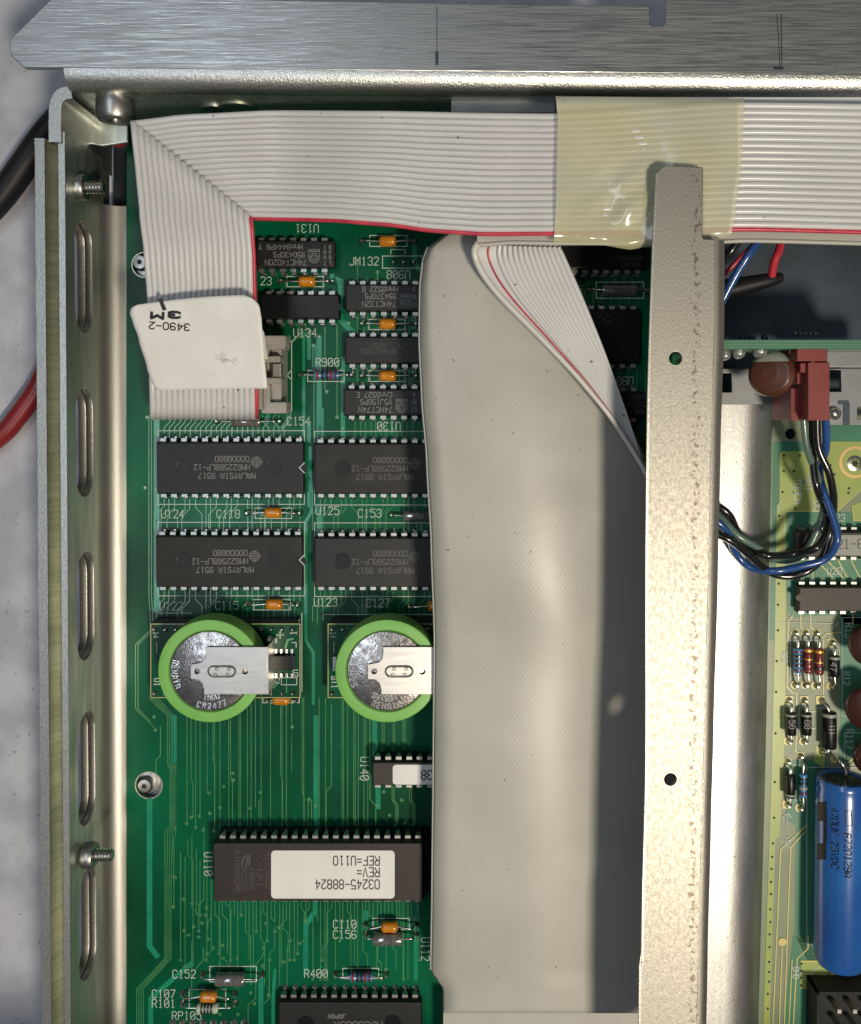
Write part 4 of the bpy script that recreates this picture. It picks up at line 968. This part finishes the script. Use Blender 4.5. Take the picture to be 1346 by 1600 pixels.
# ================================================================ strut
st = thing('metal_strut', 'long speckled galvanised strut crossing over the ribbons with two round holes', 'strut')
SL = [(1038,259),(1030,264),(1026,272),(1024,310),(1019,420),(1013,620),(1010,860),(1010,1190),(1005,1380),(1003,1506),(1000,1509),(998,1760)]
SR = [(1099,261),(1098,368),(1100,373),(1118,374),(1118,500),(1112,700),(1108,900),(1101,1150),(1097,1300),(1092,1500),(1087,1760)]
outl = q2(SL[::-1], ZS)+q2([(1040,258)],ZS)+q2(SR, ZS)
plate('strut_top', outl, [circ(P(1056,560,ZS)[:2], .088, 24), circ(P(1048,1218,ZS)[:2], .09, 24)], ZS-.09, ZS, 'galvanised', st, bev=.012)
m = MB().use('galvanised')
SRb = [(374,1118),(500,1118),(700,1112),(900,1108),(1150,1101),(1300,1097),(1500,1092),(1760,1087)]
def sbend(u, v):
    py = 374+(1760-374)*v; a = P(interp(py,SRb)-1, py, ZS); q = R(90)*u; rr = .17
    return (a.x+rr*math.sin(q), a.y, ZS-rr+rr*math.cos(q))
m.grid(sbend, 8, 40)
a = [Vector(sbend(1,k/20)) for k in range(21)]
m.add(a+[Vector((p.x,p.y,0.3)) for p in a], [(i,i+1,21+i+1,21+i) for i in range(20)])
link('strut_bend', m.mesh('strut_bend', 80), st)
m = MB().use('edge_metal')
pa = [P(x+1,y,ZS+.002) for x,y in SL[2:]]; m.strip(smooth_path(pa,3), .028); link('strut_edge', m.mesh('strut_edge'), st)
m = MB().use('gold_metal')
for x,y in ((1056,560),(1048,1218)):
    c = P(x,y,ZS+.003); m.ring(c, .088, .098, 24)
link('hole_rim', m.mesh('hole_rim'), st, kind='stuff')
# ================================================================ right circuit board
rbd = thing('power_circuit_board', 'yellow-green circuit board with upright resistors, diodes and a blue capacitor at the right edge', 'circuit board')
RL = [(628,1216),(640,1209),(660,1208),(700,1206),(940,1201),(1200,1196),(1500,1188),(1760,1180)]
def rx(py, d=0): return interp(py, RL)+d
oo = [(x,y) for y,x in RL]
plate('board', q2([(1450,628)]+oo+[(1450,1760)], 0.03), [circ(P(1236,678,.03)[:2],.085,18), circ(P(1336,722,.03)[:2],.20,26), circ(P(1318,1523,.03)[:2],.20,26)], -0.07, 0.03, 'pcb2', rbd, bev=.004)
def area_(mb, pts, z): 
    w_ = [P(x,y,z) for x,y in pts]
    a = sum(w_[i].x*w_[(i+1)%len(w_)].y-w_[(i+1)%len(w_)].x*w_[i].y for i in range(len(w_)))
    if a < 0: w_ = w_[::-1]
    mb.add(w_, [tuple(range(len(w_)))])
z1_ = 0.034
gm = MB().use('pcb2_green')  # dark green areas; shade, as left of the blue can, is put into the colour
area_(gm, [(1216,630),(1260,630),(1260,668),(1251,668),(1251,688),(1222,688),(1222,668),(1216,668)], z1_) if 0 else None
area_(gm, [(1209,690),(1262,690),(1262,708),(1218,708),(1214,1000),(1203,1000)], z1_)
area_(gm, [(1227,800),(1346,800),(1430,800),(1430,975),(1320,975),(1314,960),(1240,965),(1232,955),(1226,880)], z1_)
area_(gm, [(1313,960),(1430,960),(1430,1190),(1310,1190),(1313,1120)], z1_)
area_(gm, [(1228,1188),(1290,1188),(1300,1220),(1300,1540),(1262,1500),(1242,1460),(1244,1290),(1228,1280)], z1_)
area_(gm, [(1240,1460),(1300,1500),(1300,1620),(1222,1620)], z1_)
area_(gm, [(1290,660),(1430,660),(1430,700),(1310,700),(1290,690)], z1_)
link('mask_and_shade', gm.mesh('mask_and_shade'), rbd)
z2_ = 0.038; pm2 = MB().use('pour'); vi = MB().use('hole')
area_(pm2, [(1222,705),(1262,705),(1275,720),(1275,798),(1229,798),(1227,1145),(1219,1300),(1218,1308),(1212,1310),(1203,1600),(1193,1600),(1206,1200),(1211,990),(1214,790),(1218,785),(1219,710)], z2_)
area_(pm2, [(1288,690),(1430,690),(1430,735),(1346,765),(1310,798),(1288,798)], z2_)
area_(pm2, [(1332,790),(1430,745),(1430,812),(1334,812)], z2_)
area_(pm2, [(1252,1502),(1290,1502),(1305,1520),(1310,1530),(1290,1545),(1250,1545)], z2_)
area_(pm2, [(1275,1165),(1290,1172),(1288,1200),(1272,1190)], z2_)
link('copper_pour', pm2.mesh('copper_pour'), rbd)
for x,y in ((1225,712),(1250,712),(1225,736),(1241,736),(1223,769),(1241,769),(1243,794),(1218,806),(1217,912),(1216,945),(1216,985),(1214,1033),(1213,1081),(1212,1146),(1211,1222),(1210,1278),(1208,1318),(1207,1339),(1206,1358),(1205,1378),(1205,1397),(1204,1421),(1204,1441),(1203,1460),(1203,1480),(1202,1503),(1202,1519),(1202,1534),(1200,1553),(1200,1576),(1257,753),(1298,727),(1304,741),(1326,770),(1327,763),(1253,1506),(1253,1517),(1252,1528),(1252,1540)):
    c = P(x,y,z2_+.003); vi.disc(c, .02, 10)
link('via_holes', vi.mesh('via_holes'), rbd, kind='stuff')
tg = MB().use('trace_gold'); zt2 = .042
def TG(pts, wd=1.6): pl(tg, pts, wd, zt2)
for x in (1277,1293,1310,1330): TG([(x,876),(x+24 if x<1300 else x+14,902)],1.8)
TG([(1270,876),(1270,902)],1.6)
TG([(1239,962),(1232,970),(1230,1073),(1238,1082),(1245,1083),(1245,1105)]); TG([(1251,960),(1252,980),(1259,987)]); TG([(1267,960),(1267,980),(1275,987)]); TG([(1333,960),(1333,975)])
TG([(1282,1000),(1291,990),(1315,988)]); TG([(1287,1000),(1287,1085)]); TG([(1262,1112),(1275,1112)]); TG([(1262,1138),(1274,1138)]); TG([(1245,1150),(1243,1172),(1249,1180)])
TG([(1260,1290),(1220,1327),(1216,1420),(1208,1600)],1.8); TG([(1258,1300),(1236,1324),(1232,1420),(1226,1600)],1.8); TG([(1223,1474),(1221,1520),(1218,1600)],1.8)
TG([(1263,1462),(1263,1482),(1246,1498),(1243,1545),(1240,1600)],1.8); TG([(1238,1500),(1236,1545),(1233,1600)],1.6); TG([(1325,1192),(1346,1175)],2); TG([(1330,1196),(1346,1183)],2); TG([(1288,700),(1288,798)],1.0)
TG([(1334,813),(1346,813)],1.5); TG([(1310,798),(1346,765)],1.5); TG([(1332,790),(1334,812)],1.2); TG([(1229,799),(1287,799)],1.8); TG([(1252,1502),(1287,1502)],2.2)
for x,y,sq in ((1243,989,0),(1259,989,0),(1276,989,0),(1242,1070,0),(1258,1070,0),(1274,1071,0),(1300,1004,1),(1298,1072,0),(1233,1094,1),(1257,1094,1),(1282,1094,1),(1231,1158,0),(1255,1158,0),(1283,1174,0),(1304,1186,0),(1231,1190,0),(1251,1181,0),(1229,1257,1),(1249,1262,0),(1223,1472,0)):
    c = P(x,y,zt2+.001); tg.use('trace_gold')
    if sq: tg.box(c.x-.065,c.x+.065,c.y-.065,c.y+.065,z1_,zt2+.002)
    else: tg.disc(c, .066, 16)
link('gold_trace', tg.mesh('gold_trace'), rbd, kind='stuff')
s2 = MB().use('silk'); z3 = .046
for t_,x,y,h_,rot in (('23',1313,809,11,0),('U28',1304,892,11,0),('NOT',1263,755,11,-90),('TOUCH',1247,767,11,-90),('DO',1277,790,11,-90),('R20',1226,1027,8,-90),('R13',1327,985,11,-90),('R12',1323,1060,10,-90),('R117',1328,1155,11,-90),('+5V',1231,1315,8,-90),('GND',1244,1520,9,-90),('1090',1267,1585,11,90)):
    text(s2, t_, x, y, h_, z3, rot, .8, 1.2)
pl(s2,[(1217,800),(1217,787),(1226,777)],1,z3); pl(s2,[(1216,972),(1302,974)],1,z3); pl(s2,[(1300,982),(1310,974)],1,z3); pl(s2,[(1230,1293),(1230,1270)],1.1,z3); pl(s2,[(1222,1278),(1230,1270),(1238,1278)],1.1,z3)
prect(s2,1235,1000,1285,1057,.9,z3); prect(s2,1291,1015,1312,1058,.9,z3); prect(s2,1316,965,1400,1118,.9,z3); pl(s2,[(1275,1160),(1275,1106),(1290,1106)],.9,z3); prect(s2,1261,1199,1400,1475,.9,z3); prect(s2,1242,1194,1260,1250,.9,z3)
prect(s2,1224,1104,1240,1146,.9,z3); prect(s2,1249,1104,1266,1146,.9,z3); prect(s2,1320,1145,1400,1200,.9,z3); pl(s2,[(1250,1521),(1268,1521),(1285,1504)],1,z3); prect(s2,1276,1545,1400,1700,.9,z3)
link('silkscreen', s2.mesh('silkscreen'), rbd, kind='stuff')
sv = pads; pads = pads2
chip('logic_chip',1247,832,1420,870,11,rbd,zt=.27,mt='chip_brown',label='dark chip with a pale label reading 21-86, behind the wire bundle',first=P(1252,850,.15).x)
o = MB().use('disc_grey'); o.pbox(1290,836,1420,868,.272,.279); o.use('ink'); text(o,'21-86',1334,850,14,.283,0,.8,1.3); link('chip_label', o.mesh('chip_label'), rbd)
chip('logic_chip',1250,918,1420,955,11,rbd,zt=.27,mt='chip_brown',label='dark chip below the wire loop',first=P(1252,936,.15).x,dots=[(1255,947,3)],notch=(1249,934,5))
pads = sv
def vres(name, x, y0, y1, ba, bb, r_, mt, bands, lbl, bxo=0, shape='res', lead=.018):
    axial(name, x, y0, x, y1, bb-ba, r_, mt, rbd, label=lbl, shape=shape, bx=(x+bxo,(ba+bb)/2), z=.17+r_*.3, bands=bands, lead_r=lead, pd=pads2)
vres('resistor',1243,989,1070,1012,1051,.075,'res_blue',((-.72,4,'band_violet'),(-.35,4,'band_dark'),(0.0,4,'band_dark'),(.35,4,'band_dark'),(.74,4,'band_violet')),'blue banded resistor, left of the row of three',4)
vres('resistor',1259,989,1070,1010,1052,.072,'res_red',((-.74,3.5,'band_gold'),(-.1,2,'band_gold'),(.4,3,'band_red')),'maroon resistor with a gold band, middle of the row of three',4)
vres('resistor',1276,989,1071,1012,1054,.072,'res_red',((-.74,3.5,'band_gold'),(.05,2,'band_gold'),(.5,3,'band_dark')),'maroon resistor with a gold band, right of the row of three',4)
vres('diode',1300,1004,1072,1024,1057,.082,'chip_dark',((-.8,4,'disc_grey'),),'black diode with grey end band, right of the resistors',4,'cyl')
vres('diode',1233,1094,1158,1113,1148,.08,'chip_dark',((-.8,3,'disc_grey'),),'black diode, left of the lower pair',3,'cyl')
vres('diode',1257,1094,1158,1113,1148,.08,'chip_dark',((-.8,3,'disc_grey'),),'black diode, right of the lower pair',3,'cyl')
vres('diode',1284,1094,1174,1112,1169,.11,'chip_dark',((-.86,5,'disc_grey'),),'large black diode with a thick bent lead',12,'cyl',.032)
vres('diode',1231,1190,1257,1210,1246,.075,'chip_dark',((.75,3,'disc_grey'),),'black diode beside the blue can, near the board edge',4,'cyl')
vres('resistor',1251,1181,1262,1208,1245,.068,'res_blue',((-.6,4,'band_dark'),(-.2,4,'band_dark'),(.2,4,'disc_grey'),(.65,5,'band_violet')),'shaded blue resistor next to the blue can',4)
dp = MB().use('chip_print')
for t_,x,y in (('50',1238,1132),('08',1262,1132),('47',1303,1042)): text(dp,t_,x,y,9,.29,-90,.9,1.2)
text(dp,'III',1300,1140,8,.34,-90,.7,1.1)
link('diode_printing', dp.mesh('diode_printing'), rbd, kind='stuff')
# blue can
cz = .45; ca = P(1316,1215,cz); cb = P(1312,1506,cz); ax = (cb-ca).normalized(); L = (cb-ca).length; rC = .385
m = MB().use('cap_blue'); m.lathe(ca, ax, [(rC*.70,.03),(rC*.76,.0),(rC*.95,.0),(rC,.05),(rC,.09),(rC*.985,.14),(rC,.19),(rC,L-.18),(rC*.97,L-.08),(rC*.86,L-.02),(rC*.6,L)], 56)
can = link('capacitor_can', m.mesh('capacitor_can', 40), rbd, label='big blue capacitor printed 470UF 25VDC')
m = MB().use('rubber'); m.lathe(ca, ax, [(rC*.2,.02),(rC*.70,.025),(rC*.70,.06)], 30); link('rubber_end', m.mesh('rubber_end',40), can)
m = MB().use('lead'); m.tube(smooth_path([P(1304,1186,.03),P(1306,1184,.25),P(1314,1190,.5),P(1321,1205,.5),P(1322,1217,.48)],5), .028, 8); link('lead', m.mesh('lead',60), can)
def can_pt(px, py, lift=.004):
    # point on the can facing the camera at this pixel
    d = (P(px,py,0)-CAM).normalized(); o_ = CAM-ca; dd = d-ax*d.dot(ax); oo_ = o_-ax*o_.dot(ax)
    A = dd.dot(dd); B = 2*dd.dot(oo_); C = oo_.dot(oo_)-(rC+lift)**2; disc = max(0,B*B-4*A*C)
    return CAM+d*((-B-math.sqrt(disc))/(2*A))
def can_text(mb, s, cx, cy, h, aspect, wd):
    u = h/6; ux = u*aspect; adv = 5.6*ux; tot = adv*len(s)
    for i,ch_ in enumerate(s):
        for stt in G.get(ch_,'').split('/'):
            pts = []
            for q in stt.split():
                a_ = -tot/2+i*adv+int(q[0])*ux+.2*int(q[1])*u; b_ = (int(q[1])-3)*u
                pts.append(can_pt(cx+b_, cy+a_))
            if len(pts) > 1: mb.tube(pts, wd/200, 4, cap=False)
m = MB().use('ink_black'); can_text(m,'470UF 25VDC',1305,1310,11,.86,1.6); can_text(m,'6720129A',1325,1337,11,.86,1.6)
m.tube([can_pt(x,y) for x,y in ((1321,1268),(1330,1266),(1332,1290),(1322,1291),(1321,1268))],.008,4)
link('lettering', m.mesh('lettering'), can)
m = MB().use('ink_black')
def stripe(x0,x1,ya,yb2):
    g = []; 
    m.grid(lambda u,v: can_pt(x0+(x1-x0)*u, ya+(yb2-ya)*v, .003), 6, 6)
stripe(1278,1292,1253,1283); stripe(1287,1292,1283,1318); stripe(1277,1291,1318,1343)
link('polarity_stripe', m.mesh('polarity_stripe', 80), can)
# screws
for x,y in ((1336,722),(1318,1523)):
    c = P(x,y,.03); m = MB().use('copper'); m.ring((c.x,c.y,.041), .205, .25, 32); link('hole_rim', m.mesh('hole_rim'), rbd)
    m = MB().use('floor_metal'); m.lathe((c.x,c.y,-.1),(0,0,1),[(.3,0),(.3,.01),(.19,.02)],30); wsh = link('washer', m.mesh('washer',40), rbd)
    m = MB().use('lead'); m.lathe((c.x,c.y-.02,-.08),(0,0,1),[(.16,0),(.16,.08),(.12,.13),(.07,.14),(.06,.10)],26); o = link('screw', m.mesh('screw',40), rbd)
    m = MB().use('hole'); s_ = []
    for k in range(12):
        rr = .06 if k%2 == 0 else .036; q = 2*math.pi*k/12; s_.append(Vector((c.x+rr*math.cos(q), c.y-.02+rr*math.sin(q), .063)))
    m.add(s_,[tuple(range(12))]); link('screw_recess', m.mesh('screw_recess'), o)
# varistors at the frame edge
def disc_part(name, px, py, r_, z, mt, par, tilt, lbl):
    m = MB().use(mt); c = P(px,py,z); m.lathe(c, tilt, [(r_*.3,-.09),(r_*.8,-.07),(r_*.97,-.03),(r_,0),(r_*.97,.03),(r_*.8,.07),(r_*.3,.09)], 40)
    return link(name, m.mesh(name,60), par, label=lbl)
disc_part('varistor',1362,1008,.33,.55,'varistor',rbd,(-.35,0.1,.9),'upper dark maroon disc at the frame edge')
disc_part('varistor',1360,1108,.36,.55,'varistor',rbd,(-.35,-.1,.9),'middle dark maroon disc at the frame edge')
disc_part('varistor',1366,1185,.30,.5,'varistor',rbd,(-.35,-.1,.9),'lower dark maroon disc at the frame edge')
# black header at lower right
m = MB().use('void'); m.pbox(1277,1550,1420,1680,.03,.12)
a = P(1277,1550,.45); b = P(1420,1680,.45)
m.box(a.x,b.x,a.y-.05,a.y,.03,.45); m.box(a.x,a.x+.05,b.y,a.y,.03,.45)
hd = link('pin_header', m.mesh('pin_header'), rbd, bev=.01, label='black pin header box at the lower right corner')
for k in range(3):
    for j in range(2):
        m = MB().use('leg'); c = P(1300+k*24,1562+j*24,.12); m.box(c.x-.03,c.x+.03,c.y-.03,c.y+.03,.12,.40); link('pin', m.mesh('pin'), hd)
link('solder_pads', pads2.mesh('solder_pads',50), rbd, kind='stuff')
# ================================================================ upright board
ub = thing('upright_circuit_board', 'small circuit board standing on edge, a thin green bar above the red plug', 'circuit board')
m = MB().use('pcb2_green'); m.pbox(1090,531,1420,545,.2,1.75); link('board', m.mesh('board'), ub)
m = MB().use('pcb2_rim')
for k in range(3): m.strip([P(1090,534+k*4,1.754),P(1420,534+k*4,1.754)],.008)
link('board_layers', m.mesh('board_layers'), ub)
m = MB().use('disc_brown'); c = P(1206,584,1.25)
d = Vector((-.58,.05,.81)).normalized()
prof = [(.1,-.11),(.27,-.085),(.32,-.03),(.33,0),(.32,.03),(.27,.085),(.1,.11)]
pf = []
for (r0_,h0_),(r1_,h1_) in zip(prof, prof[1:]):
    pf += [(r0_+(r1_-r0_)*k/6, h0_+(h1_-h0_)*k/6) for k in range(6)]
pf = [(.01,-.115)]+[(.1*k/6,-.112) for k in range(1,6)]+pf+[(.1*k/6,.112) for k in range(6,0,-1)]
m.lathe(c, d, pf, 120)
m.use('disc_grey')
me_ = m.mesh('disc_capacitor'); bm_ = bmesh.new(); bm_.from_mesh(me_)
bmesh.ops.bisect_plane(bm_, geom=bm_.verts[:]+bm_.edges[:]+bm_.faces[:], plane_co=(c.x,c.y+.17,c.z), plane_no=(0,1,0))
for f in bm_.faces: f.material_index = 1 if f.calc_center_median().y > c.y+.17 else 0; f.smooth = True
bm_.to_mesh(me_); bm_.free()
dc = link('disc_capacitor', me_, ub, label='rust brown disc capacitor under the upright board')
for x,y,r_ in ((1155,552,9),(1188,550,10),(1133,555,8)):
    m = MB().use('coil'); c = P(x,y,1.4); m.lathe(c,(0.2,-1,0.3),[(r_/140,-.12),(r_/100,-.08),(r_/100,.02),(r_/140,.06),(r_/300,.07)],20); link('small_capacitor', m.mesh('small_capacitor',50), ub)
m = MB().use('cable_black')
for x,y in ((1160,528),(1195,527),(1175,529)): m.lathe(P(x,y,1.6),(0,1,0.2),[(.05,-.03),(.05,.02),(.03,.04)],10)
link('solder_joint', m.mesh('solder_joint',50), ub, kind='stuff')
for k in range(5):
    m = MB().use('lead'); x = 1238+k*8; m.tube([P(x,531,1.5),P(x+1,524,1.55),P(x+4,519,1.6),P(x+6,522,1.62)],.013,6); link('pin', m.mesh('pin',60), ub)
m = MB().use('lead'); m.tube([P(1235,545,1.6),P(1235,551,1.5)],.012,6); link('pin', m.mesh('pin'), ub)
m = MB().use('plug_red'); m.pbox(1246,544,1293,564,1.0,1.72); link('red_header', m.mesh('red_header'), ub, bev=.012)
# ================================================================ red plug
rp = thing('red_plug', 'dark red plastic wire plug pushed into the upright board above the right board', 'plug')
m = MB().use('plug_red'); m.pbox(1263,566,1297,657,.85,1.62); m.pbox(1236,606,1262,657,.55,1.30); m.pbox(1246,582,1262,600,.8,1.42); m.pbox(1251,567,1261,582,1.0,1.55); link('housing', m.mesh('housing'), rp, bev=.012)
m = MB().use('band_violet')
m.use('plug_red'); 
for k in range(3): m.strip([P(1240+k*8,608,1.304),P(1240+k*8,655,1.304)],.008)
link('groove', m.mesh('groove'), rp)
m = MB().use('copper'); m.pbox(1268,563,1274,566,1.5,1.55); link('contact', m.mesh('contact'), rp)
# wires
wb = thing('wire_bundle', 'twisted loop of blue, black and grey-green wires running from the red plug under the strut', 'wires')
def wire(pts, r_, mt, lbl, par=wb, name='wire', cat=None, n=6, seg=12):
    m = MB().use(mt); m.tube(smooth_path([P(x,y,z) for x,y,z in pts], n), r_, seg)
    return link(name, m.mesh(name, 70), par, label=lbl, cat=cat)
wire([(1255,650,1.0),(1261,700,.9),(1274,735,.75),(1288,775,.6),(1283,813,.55),(1264,855,.5),(1243,873,.5),(1212,874,.55),(1185,856,.7),(1155,838,.75),(1130,812,.7),(1100,780,.6)],.052,'wire_grey','grey-green insulated wire')
wire([(1290,650,1.1),(1291,700,.9),(1281,735,.6),(1288,770,.75),(1304,815,.85),(1308,845,.9),(1292,872,.75),(1255,884,.7),(1210,892,.7),(1172,886,.5),(1149,862,.5),(1137,832,.75),(1118,812,.8),(1090,790,.7)],.056,'wire_blue','blue insulated wire')
wire([(1276,650,1.1),(1279,700,1.0),(1296,740,.95),(1303,785,.8),(1297,830,.6),(1286,870,.6),(1262,892,.6),(1235,900,.55),(1207,896,.55),(1185,880,.7),(1150,850,.85),(1125,836,.85),(1095,825,.7)],.056,'wire_black','outer black insulated wire')
wire([(1268,650,1.0),(1270,710,.8),(1276,760,.85),(1292,800,.6),(1291,830,.75),(1275,856,.9),(1240,865,.65),(1200,868,.8),(1170,855,.6),(1152,830,.55),(1140,805,.7),(1120,790,.7),(1095,785,.6)],.056,'wire_black','inner black insulated wire')
pw = thing('lead_wires', 'loose red and blue wires and black sleeved lead below the ribbon at right', 'wires')
wire([(1110,445,.9),(1135,425,.9),(1160,400,1.0),(1190,368,1.3),(1200,350,1.4)],.035,'wire_red','thin red wire crossing under the blue one',pw)
wire([(1110,510,1.0),(1130,468,1.1),(1150,430,1.2),(1172,395,1.3),(1195,365,1.5)],.062,'wire_blue','thick blue wire',pw)
wire([(1206,432,.7),(1210,410,.8),(1218,390,.9),(1222,370,1.1)],.06,'wire_red','short red wire entering the black sleeve',pw)
wire([(1120,420,.4),(1140,395,.4),(1158,372,.5)],.06,'wire_black','black wire at the back',pw)
m = MB().use('cable_black'); pth = smooth_path([P(x,y,z) for x,y,z in ((1090,456,.5),(1130,453,.55),(1165,446,.6),(1200,438,.65),(1222,433,.65))],6)
m.tube(pth, [.17-.10*(k/(len(pth)-1))**1.5 for k in range(len(pth))], 16); link('black_sleeve', m.mesh('black_sleeve',70), pw, label='black heat-shrink sleeve tapering to the right')
# cables on the table
m = MB().use('cable_black'); m.tube(smooth_path([P(x,y,-.6) for x,y in ((-60,372),(0,310),(40,255),(80,200),(130,150))],6), .22, 20)
link('black_cable', m.mesh('black_cable',70), label='thick black cable on the table, passing under the upper left corner of the chassis', cat='cable')
m = MB().use('cable_red'); m.tube(smooth_path([P(x,y,-.65) for x,y in ((-60,725),(0,682),(25,655),(58,608),(80,560),(110,520))],6), .16, 20)
link('red_cable', m.mesh('red_cable',70), label='thick dark red cable on the table left of the slotted wall', cat='cable')
m = MB().use('wire_red'); m.tube([P(180,198,.1),P(190,225,.1)],.12,10); link('red_lug', m.mesh('red_lug'), label='bright red tip in the upper left corner gap under the ribbon', cat='wire end')
